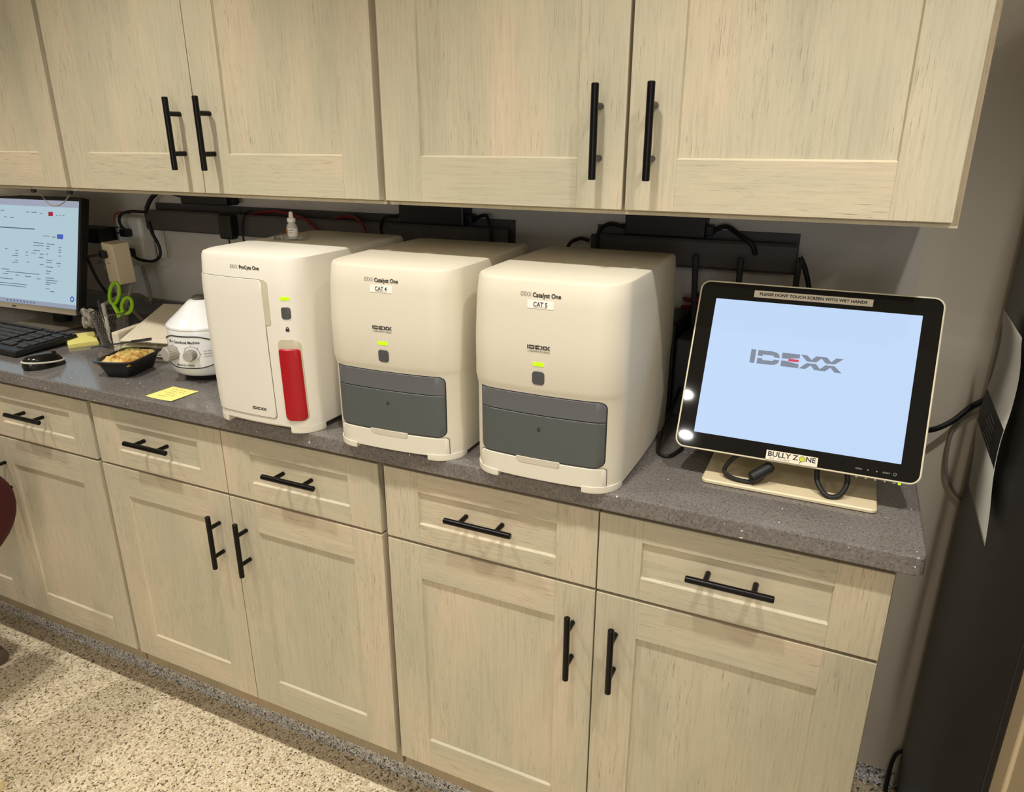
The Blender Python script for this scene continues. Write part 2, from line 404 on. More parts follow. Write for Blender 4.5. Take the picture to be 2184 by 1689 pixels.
# unseen fill light added far behind the camera: frame, glowing sheet, area lamp
wf = struct(MB().box(-.1, 2.1, -6.999, -6.97, .75, 2.05, .01).build('fill_panel_1', WALLW))
MB().box(-.02, 2.02, -6.972, -6.966, .83, 1.97).build('fill_pane', glow('fill_glow', (225, 235, 250), 2.0), wf)
DL = bpy.data.lights.new('fill_light', 'AREA'); DL.shape = 'RECTANGLE'; DL.size = 2.0; DL.size_y = 1.1; DL.energy = FILL_W; DL.color = (.88, .94, 1.0)
dlo = bpy.data.objects.new('fill_light', DL); COL.objects.link(dlo); dlo.location = (1.0, -6.95, 1.4); dlo.rotation_euler = (PI/2, 0, 0)
def cove(x0, x1, y, name, h=.035, r=.03):
    mb = MB(); prof = [(y+.001, FLOOR+h)]
    prof.append((y-.003, FLOOR+h))
    for k in range(7):
        a = k/6*PI/2; prof.append((y-.003-r*(1-math.cos(a)), FLOOR+h-r*math.sin(a)-(.0)*k))
    prof += [(y-.003-r, FLOOR), (y+.001, FLOOR)]
    vs = [(x, p[0], p[1]) for x in (x0, x1) for p in prof]; n = len(prof)
    fs = [(i, (i+1) % n, n+(i+1) % n, n+i) for i in range(n)]+[tuple(range(n)), tuple(range(2*n-1, n-1, -1))]
    return struct(mb.add(vs, fs).build(name, FL2))
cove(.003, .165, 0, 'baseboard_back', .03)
# toe kick cove below the cabinets
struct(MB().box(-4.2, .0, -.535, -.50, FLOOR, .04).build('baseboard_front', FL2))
# counter
cb = MB(); CR = .013
cpl = [(-3.6, -.001), (-3.6, -.648)]+[(.035-CR+CR*math.sin(k*PI/12), -.648+CR-CR*math.cos(k*PI/12)) for k in range(7)]+[(.035, -.001)]
def cring(k, z): return [(max(-3.6, x-(k if x > 0 else 0)), min(-.001, y+(k if y < -.5 else 0)), z) for x, y in cpl]
cb.loft([cring(.002, .880), cring(0, .882), cring(0, .9105), cring(.0012, .9132), cring(.0035, .914)], sm=False)
ct = cb.build('worktop', QZ); tag(ct, 'speckled dark grey quartz worktop running over all the lower cabinets', 'worktop')
bs = tag(MB().box(-3.6, -.76, -.020, -.001, .9145, .977, .002).build('backsplash', QZ), 'low dark grey quartz upstand along the wall behind the cream rack', 'backsplash')

# ------------------------------------------------------------------ cabinets
def upper(x0, xm, x1, label, gap0=.004, z1=2.3, side=False, handles=True, mg=.0010):
    zb = 1.392; t = thing('wall_cabinet', label, 'cabinet', ((x0+x1)/2, 0, 1.383), 0)
    ox = -(x0+x1)/2; oz = -1.383
    b = MB(); b.box(x0+ox+.0005, x1+ox-.0005+(.010 if side else 0), YU+.0195, -.002, 1.388+oz, z1+oz); b.m = 1; b.box(x0+ox+.0005, x1+ox-.0005+(.010 if side else 0), YU+.0205, -.002, 1.383+oz, 1.388+oz); b.build('body', [WS, WU], t)
    for i, (a, c) in enumerate(((x0+gap0, xm-mg), (xm+mg, x1-gap0))):
        if i == 1 and side: c = x1
        d = wood_panel(c-a, z1-.003-zb, .081, .081).build('door', [WV, WH], t)
        d.location = (a+ox, YU, zb+oz)
        if handles: handle(d, (c-a)-.042 if i == 0 else .042, 1.5135-zb, True)
    return t
upper(-1.876, -1.432, -.973, 'double-door pale oak wall cabinet above the bottle-topped machine and the centrifuge', .0035)
upper(-.965, -.489, -.010, 'double-door pale oak wall cabinet at the right end of the row, above the touch monitor', .004, side=True, mg=.0028)
upper(-2.83, -2.36, -1.889, 'pale oak wall cabinet at the left edge of the photo, above the desktop monitor', .0)
def lower(x0, xm, x1, label, side=False):
    t = thing('base_cabinet', label, 'cabinet', ((x0+x1)/2, 0, .04)); ox = -(x0+x1)/2; oz = -.04
    b = MB(); b.box(x0+ox+.0005, x1+ox-.0005+(.004 if side else 0), -.6085, -.002, 0, .8795-.04); b.build('body', WS, t)
    for i, (a, c) in enumerate(((x0+.004, xm-.0015), (xm+.0015, x1-.004+(.004 if side else 0)))):
        w = c-a
        d = wood_panel(w, .695-.0909, .081, .081).build('door', [WV, WH], t); d.location = (a+ox, YL, .0909+oz)
        handle(d, w-.042 if i == 0 else .042, .572-.0909, True)
        d = wood_panel(w, .8647-.7017, .081, .0445, True).build('drawer_front', [WV, WH], t); d.location = (a+ox, YL, .7017+oz)
        handle(d, w/2, .791-.7017, False)
    return t
lower(-1.858, -1.4076, -.9625, 'pale oak base cabinet with two drawers under the bottle-topped machine')
lower(-.9555, -.4817, 0.0, 'pale oak base cabinet at the right end, under the touch monitor', True)
lower(-2.75, -2.335, -1.866, 'pale oak base cabinet at the left edge, beside the maroon chair')

# ------------------------------------------------------------------ analysers
H0 = .914
def plan(W, D, rf, rb, inset=0, fo=0, nf=10, bow=.004, sb=.004):
    """closed plan outline, local x centred, y 0 front"""
    hw = W/2-inset; y0 = inset+fo; y1 = D-inset; pts = []
    def fy(x): return y0 + bow*(x/(hw-rf+1e-6))**2
    yc = fy(hw-rf)
    n = 12
    for k in range(n+1):
        x = -(hw-rf)+2*(hw-rf)*k/n; pts.append((x, fy(x)))
    for k in range(1, nf+1):
        a = k/nf*PI/2; pts.append((hw-rf+rf*math.sin(a), yc+rf*(1-math.cos(a))))
    m = 8
    for k in range(1, m):
        t = k/m; y = yc+rf+(y1-rb-yc-rf)*t; pts.append((hw+sb*math.sin(PI*t), y))
    for k in range(5):
        a = k/4*PI/2; pts.append((hw-rb+rb*math.cos(a), y1-rb+rb*math.sin(a)))
    for k in range(5):
        a = k/4*PI/2; pts.append((-hw+rb-rb*math.sin(a), y1-rb+rb*math.cos(a)))
    for k in range(m-1, 0, -1):
        t = k/m; y = yc+rf+(y1-rb-yc-rf)*t; pts.append((-hw-sb*math.sin(PI*t), y))
    for k in range(nf, 0, -1):
        a = k/nf*PI/2; pts.append((-(hw-rf)-rf*math.sin(a), yc+rf*(1-math.cos(a))))
    return pts
def front_y(x, W, rf, inset, bow=.004):
    hw = W/2-inset; ax = abs(x)
    if ax <= hw-rf: return inset+bow*(x/(hw-rf))**2
    d = min(ax-(hw-rf), rf*.999); return inset+bow+rf-math.sqrt(rf*rf-d*d)
def rr_cols(x0, x1, z0, z1, r=(0, 0, 0, 0), n=28):
    """columns of a rounded rect; r = bl, br, tr, tl"""
    xs = sorted(set([x0+(x1-x0)*k/n for k in range(n+1)] + [x0+r[0]*(1-math.cos(k*PI/10)) for k in range(6)] + [x0+r[3]*(1-math.cos(k*PI/10)) for k in range(6)]
              + [x1-r[1]*(1-math.cos(k*PI/10)) for k in range(6)] + [x1-r[2]*(1-math.cos(k*PI/10)) for k in range(6)]))
    def arc(d, r): return 0 if (r <= 0 or d >= r) else r-math.sqrt(max(0, r*r-(r-d)**2))
    return [(x, z0+arc(x-x0, r[0])+arc(x1-x, r[1]), z1-arc(x-x0, r[3])-arc(x1-x, r[2])) for x in xs]
def wrap(mb, cols, surf, d, b=.0008, back=.002):
    """raised panel following surf(x,z) -> y; front offset d"""
    n = len(cols); cx = (cols[0][0]+cols[-1][0])/2; hw = (cols[-1][0]-cols[0][0])/2
    zc = sum((c[1]+c[2])/2 for c in cols)/n; hh = max(c[2]-zc for c in cols)
    K = max(1, math.ceil(hh*2/.02)); row = lambda c, k: c[1]+(c[2]-c[1])*k/K
    loop = [(c[0], c[1]) for c in cols]+[(cols[-1][0], row(cols[-1], k)) for k in range(1, K)]+[(c[0], c[2]) for c in reversed(cols)]+[(cols[0][0], row(cols[0], k)) for k in range(K-1, 0, -1)]
    def P(k, off, x, z):
        X = cx+(x-cx)*(1-k/hw); Z = zc+(z-zc)*(1-k/hh); return (X, surf(X, Z)-off, Z)
    L = len(loop); vs = [P(k, off, x, z) for k, off in ((0, -back), (0, d-b)) for x, z in loop]; fs = []
    for k in range(L): fs.append((k, (k+1) % L, L+(k+1) % L, L+k))
    o = 2*L; vs += [P(b, d, c[0], row(c, r)) for c in cols for r in range(K+1)]
    gi = lambda c, r: o+c*(K+1)+r
    inner = [gi(c, 0) for c in range(n)]+[gi(n-1, r) for r in range(1, K)]+[gi(c, K) for c in range(n-1, -1, -1)]+[gi(0, r) for r in range(K-1, 0, -1)]
    for k in range(L): fs.append((L+k, L+(k+1) % L, inner[(k+1) % L], inner[k]))
    for c in range(n-1):
        for r in range(K): fs.append((gi(c, r), gi(c+1, r), gi(c+1, r+1), gi(c, r+1)))
    return mb.add(vs, fs, True)
def body_mesh(W, D, rf, prof, rb=.014, mb=None):
    mb = mb or MB(); rings = [[(x, y, z) for x, y in plan(W, D, rf, rb, i, fo)] for z, i, fo in prof]
    return mb.loft(rings)
def foot(mb, W, D, rf, side, h=.015, wx=.062, ly=.085, back=False):
    P = [(x, y) for x, y in plan(W, D, rf, .014, .0025)]
    sel = [(x, y) for x, y in P if x*side > W/2-wx and ((y < ly) if not back else (y > D-.06))]
    sel.sort(key=lambda p: math.atan2(p[1]-(ly if not back else D-.06), (p[0]-side*(W/2-wx))*side))
    pts = sel+[(side*(W/2-wx), max(p[1] for p in sel) if not back else D-.06)]
    if not back: pts.append((side*(W/2-wx), min(p[1] for p in sel)))
    # convex hull
    pts = sorted(set(pts))
    def cr(o, a, b): return (a[0]-o[0])*(b[1]-o[1])-(a[1]-o[1])*(b[0]-o[0])
    lo = []
    for p in pts:
        while len(lo) >= 2 and cr(lo[-2], lo[-1], p) <= 0: lo.pop()
        lo.append(p)
    hi = []
    for p in reversed(pts):
        while len(hi) >= 2 and cr(hi[-2], hi[-1], p) <= 0: hi.pop()
        hi.append(p)
    hull = lo[:-1]+hi[:-1]; c = (sum(p[0] for p in hull)/len(hull), sum(p[1] for p in hull)/len(hull))
    def rg(k, z): return [(c[0]+(x-c[0])*k, c[1]+(y-c[1])*k, z) for x, y in hull]
    return mb.loft([rg(.97, .0004), rg(.99, .002), rg(1, .005), rg(1, h+.004)])
def lock(mb, x, z, s, fn):
    pts = [(-.35, -.5), (.35, -.5), (.35, .1), (-.35, .1)]
    mb.add([fn(x+a*s, z+b*s) for a, b in pts], [(0, 1, 2, 3)])
    n = 8; ou = [(.27*math.cos(PI*k/n), .22+.27*math.sin(PI*k/n)) for k in range(n+1)]; ii = [(.15*math.cos(PI*k/n), .22+.15*math.sin(PI*k/n)) for k in range(n+1)]
    ou = [(.27, .1)]+ou+[(-.27, .1)]; ii = [(.15, .1)]+ii+[(-.15, .1)]
    vs = [fn(x+a*s, z+b*s) for a, b in ou+ii]; N = len(ou)
    return mb.add(vs, [(k, k+1, N+k+1, N+k) for k in range(N-1)])
def catalyst(cx, cyf, rz, num, label):
    W, D, rf = .286, .405, .055; t = thing('analyzer', label, 'lab machine', (cx, cyf, H0), rz, 'cream bench analysers with grey drawers')
    zb = .008; ZT = .371
    prof = [(zb, .006, .0050), (zb+.0008, .002, .0050), (.05, .0012, .0050), (.166, .0012, .0050), (.178, .0006, .0022), (.188, 0, 0), (.26, 0, 0), (.33, .002, .001), (ZT-.006, .0045, .003), (ZT-.0018, .006, .004), (ZT, .009, .007)]
    def inset(z):
        for a, b in zip(prof, prof[1:]):
            if z <= b[0]: k = (z-a[0])/(b[0]-a[0]); return (a[1]+(b[1]-a[1])*k, a[2]+(b[2]-a[2])*k)
        return (prof[-1][1], prof[-1][2])
    def surf(x, z):
        i, fo = inset(z); return front_y(x, W, rf, i)+fo
    body_mesh(W, D, rf, prof).build('housing', CREAM, t)
    fn = lambda off: (lambda x, z: (x, surf(x, z)-off, z))
    hw = .1175
    wrap(MB(), rr_cols(-hw-.0015, hw+.0015, .0485, .1715, (.012, .014, .014, .004)), surf, .0006, .0003).build('drawer_recess', GAP, t)
    dr = wrap(MB(), rr_cols(-hw, hw, .050, .1328, (.011, .012, 0, 0)), surf, .0026).build('drawer', SLATE, t)
    lock(MB(), 0, .108, .009, fn(.0029)).build('lock_mark', INK, dr)
    wrap(MB(), rr_cols(-hw, hw, .1342, .170, (0, 0, .012, .003)), surf, .0024).build('drawer_band', SLATE2, t)
    # lower front cover with pull notch
    wrap(MB(), rr_cols(-hw-.0048, hw+.0048, .0083, .0482, (.006, .004, .006, .010)), surf, .0012, .0003).build('cover_seam', SEAM, t)
    wrap(MB(), rr_cols(-hw-.004, hw+.004, .0088, .0470, (.006, .004, .006, .010)), surf, .0028).build('front_cover', CREAM2, t)
    wrap(MB(), rr_cols(-.044, .040, .0385, .0505, (.010, .004, .002, .002)), surf, .0034, .0006).build('pull_notch', mat_notch, t)
    # brand line
    mb = MB(); b1 = fn(.0007)
    text(mb, 'IDEXX', .0102, lambda x, y: b1(x-.0268, .3462+y), fit=.0195).build('brand_name', INKL, t)
    mb = MB(); text(mb, 'Catalyst One', .0102, lambda x, y: b1(x+.0105, .3458+y), bold=.00030, fit=.050).build('model_name', INK, t)
    wrap(MB(), rr_cols(-.0235, .0235, .3235, .3365, (0, 0, 0, 0)), surf, .0006, .0002).build('number_label', LBL, t)
    mb = MB(); b2 = fn(.0010); text(mb, 'CAT '+num, .0105, lambda x, y: b2(x, .3305+y), bold=.00012, fit=.025)
    mb.add([b2(-.0125, .3255), b2(.0125, .3255), b2(.0125, .3259), b2(-.0125, .3259)], [(0, 1, 2, 3)]); mb.build('number_text', INK, t)
    mb = MB(); logo(mb, .0068, lambda x, y: b1(x-.0005, .2578+y)); text(mb, 'LABORATORIES', .0042, lambda x, y: b1(x-.0005, .2505+y), fit=.040).build('maker_logo', INK, t)
    wrap(MB(), rr_cols(-.0115, .0095, .2245, .2315, (.0032, .0032, .0015, .0015)), surf, .0008, .0002).build('status_light', LED, t)
    wrap(MB(), rr_cols(-.0120, .0105, .1915, .2155, (.006, .006, .006, .006)), surf, .0012, .0006).build('power_button', BTN, t)
    for s in (-1, 1): foot(MB(), W, D, rf, s, .0085).build('foot', CREAM2, t)
    for s in (-1, 1): foot(MB(), W, D, rf, s, back=True).build('foot', CREAM2, t)
    return t
mat_notch = mat('cream_notch', (214, 205, 186), .5)
catalyst(-.588, -.670, math.radians(.6), '5', 'cream analyser marked CAT 5 with grey drawer, next to the touch monitor')
catalyst(-.905, -.669, math.radians(2.6), '4', 'cream analyser marked CAT 4 with grey drawer, middle of the three machines')
def procyte():
    cx, cyf, rz = -1.245, -.671, math.radians(.6)
    W, D, rf = .278, .415, .055; ZT = .372; zb = .011
    t = thing('analyzer', 'cream machine with a red handle and full-height door, dropper bottle on top', 'lab machine', (cx, cyf, H0), rz)
    prof = [(zb, .006, 0), (zb+.004, .003, 0), (.05, .002, 0), (.2, 0, 0), (.30, 0, 0), (ZT-.010, .003, .001), (ZT-.003, .0045, .002), (ZT, .009, .007)]
    def inset(z):
        for a, b in zip(prof, prof[1:]):
            if z <= b[0]: k = (z-a[0])/(b[0]-a[0]); return (a[1]+(b[1]-a[1])*k, a[2]+(b[2]-a[2])*k)
        return (prof[-1][1], prof[-1][2])
    def surf(x, z):
        i, fo = inset(z); return front_y(x, W, rf, i)+fo
    fn = lambda off: (lambda x, z: (x, surf(x, z)-off, z))
    body_mesh(W, D, rf, prof).build('housing', WCREAM, t)
    # door: seam panel, then the door itself a touch smaller
    dl, drr = -.124, .055
    wrap(MB(), rr_cols(dl-.0012, drr+.0012, .0283, .3262, (.008, .008, .010, .001)), surf, .0006, .0003).build('door_seam', SEAM, t)
    door = wrap(MB(), rr_cols(dl, drr, .0295, .3250, (.008, .008, .009, .001)), surf, .0018, .0006).build('door', WCREAM, t)
    logo(MB(), .0062, lambda x, y: fn(.0022)(x+.013, .047+y)).build('door_logo', INK, door)
    wrap(MB(), rr_cols(.055, .069, .2330, .3262, (.002, .007, .012, 0)), surf, .0009, .0004).build('door_grip', mat_grip, t)
    b1 = fn(.0007)
    MBt = MB(); text(MBt, 'IDEXX', .0102, lambda x, y: b1(x-.0125, .3475+y), fit=.0195).build('brand_name', INKL, t)
    MBt = MB(); text(MBt, 'ProCyte One', .0102, lambda x, y: b1(x+.0265, .3472+y), bold=.00030, fit=.050).build('model_name', INK, t)
    wrap(MB(), rr_cols(.096, .113, .287, .294, (.0032, .0032, .0015, .0015)), surf, .0008, .0002).build('status_light', LED, t)
    wrap(MB(), rr_cols(.096, .1135, .2485, .2735, (.0055,)*4), surf, .0012, .0006).build('power_button', BTN, t)
    lock(MB(), .105, .2285, .010, b1).build('lock_mark', INK, t)
    wrap(MB(), rr_cols(.0795, .1245, .0278, .2065, (.010, .010, .014, .014)), surf, .0005, .0002).build('handle_recess', mat_grip, t)
    wrap(MB(), rr_cols(.0815, .1225, .0295, .1865, (.010, .010, .006, .006)), surf, .0048, .0016).build('red_handle', RED, t)
    for s in (-1, 1): foot(MB(), W, D, rf, s, .0115, .052).build('foot', CREAM2, t)
    for s in (-1, 1): foot(MB(), W, D, rf, s, .017, back=True).build('foot', CREAM2, t)
mat_grip = mat('cream_recess_shade', (206, 196, 172), .5)  # darker cream puts the shade of the recesses into the colour
procyte()

# ------------------------------------------------------------------ touch monitor
def rr_loop(w, h, r, n=6):
    pts = []
    for cx_, cz_, a0 in ((w/2-r, -h/2+r, -PI/2), (w/2-r, h/2-r, 0), (-w/2+r, h/2-r, PI/2), (-w/2+r, -h/2+r, PI)):
        for k in range(n+1): a = a0+k/n*PI/2; pts.append((cx_+r*math.cos(a), cz_+r*math.sin(a)))
    return pts
def slab(mb, w, h, r, y0, y1, cx=0, cz=0, bev=.001):
    def ring(k, y): return [(cx+x, y, cz+z) for x, z in rr_loop(w-2*k, h-2*k, max(r-k, .0005))]
    return mb.loft([ring(bev, y0), ring(0, y0+bev), ring(0, y1-bev), ring(bev, y1)], sm=False)
def touch_monitor():
    C = Vector((-.1786, -.4508, 1.1129)); tilt = .452
    t = thing('touch_monitor', 'touch monitor showing a grey split-letter logo on pale blue, on a cream stand', 'monitor', (C.x, C.y, H0))
    o = Vector((0, 0, C.z-H0)); rot = (-tilt, 0, 0)
    def P(mb, name, m, par=t):
        ob = mb.build(name, m, par)
        if par is t: ob.location = o; ob.rotation_euler = rot
        return ob
    P(slab(MB(), .398, .312, .016, .0035, .030, 0, .0015, .003), 'back_housing', SCRW)
    P(slab(MB(), .4015, .3155, .0175, .0012, .0045, 0, .0015), 'rim', SCRW)
    P(slab(MB(), .3955, .3095, .015, .0000, .003, 0, .0015, .0006), 'bezel', BLKG)
    P(slab(MB(), .338, .251, .0008, -.0006, .001, 0, 0, .0002), 'screen', glow('screen_blue', (193, 216, 248), 1.0))
    f = lambda x, z: (x, -.0010, z)
    P(logo(MB(), .0246, lambda x, y: f(x-.0165, y+.0252)), 'screen_logo', glow('logo_grey', (128, 137, 152), 1.0))
    P(logo(MB(), .0246, lambda x, y: (x-.0165, -.0012, y+.0252), [RED_BAR]), 'screen_logo_bar', glow('logo_red', (206, 74, 90), 1.0))
    lab = P(MB().box(-.1035, .0920, -.0012, .0, .1335, .1460), 'notice_label', LBLC)
    tx = P(text(MB(), 'PLEASE DONT TOUCH SCREEN WITH WET HANDS', .0071, lambda x, y: (x-.0055, -.0014, .1397+y), bold=.00026, fit=.177), 'notice_text', INK)
    P(MB().box(-.0400, .0440, -.0012, 0, -.1535, -.1370), 'clinic_label', LBLC)
    mb = MB(); O = .0255
    text(mb, 'BULLY Z', .0120, lambda x, y: (x-.0375+O, -.0014, -.1434+y), bold=.0003, fit=.050); text(mb, 'NE', .0120, lambda x, y: (x+.0075+O, -.0014, -.1434+y), bold=.0003, fit=.0155)
    text(mb, 'RX  CLINIC', .0046, lambda x, y: (x-.042+O, -.0014, -.1508+y), spacing=1.5)
    n = 16; ring = [(-.0062+O+r*math.cos(2*PI*k/n), -.0015, -.1440+r*math.sin(2*PI*k/n)) for r in (.0044, .0051) for k in range(n)]
    mb.add(ring, [(k, (k+1) % n, n+(k+1) % n, n+k) for k in range(n)])
    mb.add([(-.0108+O, -.0015, -.1518), (-.0098+O, -.0015, -.1520), (-.0074+O, -.0015, -.1478), (-.0086+O, -.0015, -.1476)], [(0, 1, 2, 3)])
    P(mb, 'clinic_text', INK)
    mb = MB(); mb.add([(-.0062+O+.0044*math.cos(2*PI*k/n), -.0014, -.1440+.0044*math.sin(2*PI*k/n)) for k in range(n)], [tuple(range(n))]); P(mb, 'clinic_ball', mat('lime_ball', (200, 210, 60), .6))
    mb = MB(); F = lambda dx: (lambda x, y: (x+dx, -.0006, -.1437+y))
    text(mb, 'MENU', .0036, F(.1080)); text(mb, 'SELECT', .0036, F(.1495))
    mb.add([F(.1215)(-.0012, 0), F(.1215)(.0010, .0014), F(.1215)(.0010, -.0014)], [(0, 1, 2)]); mb.add([F(.1355)(.0012, 0), F(.1355)(-.0010, .0014), F(.1355)(-.0010, -.0014)], [(0, 1, 2)])
    n = 18; rg = [F(.1620)(r*math.cos(PI/2+.6+k/(n-1)*(2*PI-1.2)), r*math.sin(PI/2+.6+k/(n-1)*(2*PI-1.2))) for r in (.0021, .0026) for k in range(n)]
    mb.add(rg, [(k, k+1, n+k+1, n+k) for k in range(n-1)]); mb.add([F(.1620)(-.0003, .0008), F(.1620)(.0003, .0008), F(.1620)(.0003, .0030), F(.1620)(-.0003, .0030)], [(0, 1, 2, 3)])
    P(mb, 'menu_marks', mat('pale_marks', (170, 165, 155), .5))
    mb = MB()
    for x in (.1065, .1208, .1352, .1495, .1638): mb.box(x-.0015, x+.0015, .006, .010, -.1585, -.156)
    P(mb, 'control_buttons', SCRW); P(MB().lathe([(.0, -.1595), (.0022, -.159), (.0022, -.156), (0, -.156)], 12, (.1712, .008, 0), False), 'power_light', LED)
    # stand
    st = MB(); st.box(-.050, .050, .010, .026, .010, .20, .004, xf=Matrix.Translation((0, .045, 0)) @ Matrix.Rotation(-.20, 4, 'X')); st.build('stand_neck', BASEM, t)
    mb = MB(); mb.box(-.045, .045, .024, .075, .155, .215, .006); mb.build('hinge', BASEM, t)
    b = MB(); base = []
    def ring(k, z): return [(x+.0005, y-.0105, z) for x, y in rr_loop(.290-2*k, .142-2*k, .010)]
    b.loft([ring(.002, .0005), ring(0, .002), ring(0, .006), ring(.002, .008)], sm=False); b.build('stand_base', BASEM, t)
    # cables hanging under the monitor
    lp = [(-.030, .03, .10), (-.060, -.035, .072), (-.095, -.050, .045), (-.108, -.058, .020), (-.085, -.068, .0125), (-.050, -.066, .015), (-.032, -.050, .038)]
    wire('signal_cable', lp, .0040, BLKR, None, t)
    MB().tube([(-.062, -.072, .0215), (-.058, -.070, .0225), (-.032, -.056, .041), (-.028, -.053, .044)], .010, 14, rs=[.007, .0105, .0105, .007]).build('cable_ferrite', BLKR, t)
    wire('power_loop', [(x+.034, y, z) for x, y, z in [(.018, .02, .09), (.012, -.030, .060), (.014, -.052, .030), (.032, -.068, .0125), (.052, -.064, .016), (.061, -.050, .038), (.052, -.035, .065), (.042, .02, .09)]], .0045, BLKR, None, t)
    return t
LBLC = mat('cream_label', (240, 228, 204), .6)
touch_monitor()

# ------------------------------------------------------------------ left desktop monitor
def desktop_monitor():
    C = Vector((-2.631, -.274, 1.158)); t = thing('desktop_monitor', 'desktop monitor with a silver chin showing a web page, at the left edge', 'monitor', (C.x, C.y, H0), .0512)
    rot = (-.2454, 0, 0); o = Vector((0, 0, C.z-H0)); w, h = .598, .336
    def P(mb, name, m):
        ob = mb.build(name, m, t); ob.location = o; ob.rotation_euler = rot; return ob
    P(slab(MB(), w+.018, h+.034, .006, .004, .030, .0, -.004, .002), 'back_housing', BLKP)
    P(slab(MB(), w+.018, h+.014, .004, .000, .006, .0, .003, .001), 'bezel', BLKP)
    P(MB().box(-w/2-.008, w/2, -.002, .010, -h/2-.0185, -h/2-.0008, .0012), 'chin', SILV)
    P(MB().box(-w/2, w/2, -.0008, .001, -h/2, h/2), 'screen', glow('web_page', (178, 203, 214), .95))
    L = MB(); G = -.0012
    def bar(x0, x1, z0, z1, mb=L): mb.add([(x0, G, z0), (x1, G, z0), (x1, G, z1), (x0, G, z1)], [(0, 1, 2, 3)])
    R = w/2; T = h/2
    def px(u): return R-u*.00186-u*u*.0000016    # u counts across from the right edge
    def pz(v): return T-v*.00145
    top = MB(); bar(-R, R, pz(14), T, top); P(top, 'browser_bar', glow('browser_grey', (160, 166, 184), .95))
    tb = MB(); bar(-R, R, -T, -T+.014, tb); P(tb, 'task_bar', glow('task_grey', (150, 160, 180), .95))
    G = -.0016
    rb = MB(); bar(px(67), px(57), pz(34), pz(25), rb); P(rb, 'red_badge', glow('badge_red', (160, 40, 60), .9))
    bb = MB(); bar(px(47), px(33), pz(82), pz(72), bb); P(bb, 'blue_badge', glow('badge_blue', (70, 100, 190), .9))
    random.seed(3)
    for (a, b_, v) in [(168, 160, 26), (115, 108, 27), (104, 92, 27), (86, 80, 28), (50, 46, 31), (43, 40, 31), (36, 31, 31), (160, 155, 40), (148, 140, 41), (168, 96, 63), (78, 64, 77), (58, 50, 78),
                    (98, 76, 93), (98, 76, 99), (98, 84, 110), (70, 52, 94), (70, 63, 99), (70, 63, 104), (43, 37, 100), (43, 37, 105), (43, 37, 110), (70, 66, 116), (43, 37, 118),
                    (157, 152, 111), (136, 130, 113), (114, 109, 115), (102, 92, 116), (84, 76, 117), (136, 130, 120), (114, 109, 122), (142, 130, 125), (86, 76, 125), (136, 130, 135), (112, 106, 137), (142, 130, 140), (84, 75, 140),
                    (70, 56, 129), (70, 58, 134), (47, 37, 134), (43, 38, 140), (70, 54, 144), (70, 58, 153), (70, 62, 158), (164, 148, 157), (155, 84, 162), (160, 150, 167), (135, 127, 168), (115, 102, 169), (90, 81, 172),
                    (70, 52, 168), (70, 42, 173), (70, 46, 178), (70, 60, 182), (168, 140, 178), (168, 110, 188), (168, 112, 193), (70, 61, 192), (60, 50, 197)]:
        th = .0022 if v != 63 else .0036
        bar(px(a), px(b_), pz(v*1.0)-th, pz(v*1.0))
    for k in range(9): bar(px(152-k*7), px(149-k*7), -T+.004, -T+.010)
    P(L, 'page_text', glow('page_ink', (96, 112, 128), .9))
    P(text(MB(), 'acer', .0125, lambda x, y: (x+px(136), -.0026, -h/2-.0095+y), bold=.0002), 'maker_name', INK)
    mb = MB(); n = 14; mb.add([(px(9)+r*math.cos(2*PI*k/n), G, -T+.032+r*math.sin(2*PI*k/n)) for r in (.005, .009) for k in range(n)], [(k, (k+1) % n, n+(k+1) % n, n+k) for k in range(n)]); P(mb, 'chat_icon', glow('icon_blue', (50, 90, 190), .9))
    MB().box(.08, .14, .03, .06, .008, .26, .004).build('stand_neck', BLKP, t)
    MB().box(-.02, .215, -.06, .12, .0005, .010, .004).build('stand_base', mat('grey_stand', (128, 118, 104), .4), t)
desktop_monitor()
def keyboard():
    # right end of a keyboard entering from the left edge
    t = thing('keyboard', 'black keyboard below the desktop monitor', 'keyboard', (-2.47, -.455, H0), math.radians(-2))
    x1 = .225; mb = MB()
    vs = []; tilt = Matrix.Rotation(.05, 4, 'X') @ Matrix.Translation((0, 0, .006))
    MB().box(-.225, x1, -.095, .095, 0.001, .018, .005, xf=tilt).build('case', BLKP, t)
    k = MB()
    for r in range(6):
        for c in range(22):
            if c in (15, 19): continue
            if r == 4 and c in (16, 18): continue
            x = -.218+c*.0198; y = .066-r*.0255+(0 if r else .006)
            kk = MB() if c > 6 else k
            kk.box(x, x+.0175, y, y+(.021 if r else .013), .018, .0225, .0015, xf=tilt, seg=1)
            if c > 6: kk.build('key', KEYM, t)
    k.build('key', KEYM, t)['kind'] = 'stuff'
KEYM = mat('charcoal_keys', (58, 55, 53), .5)
keyboard()
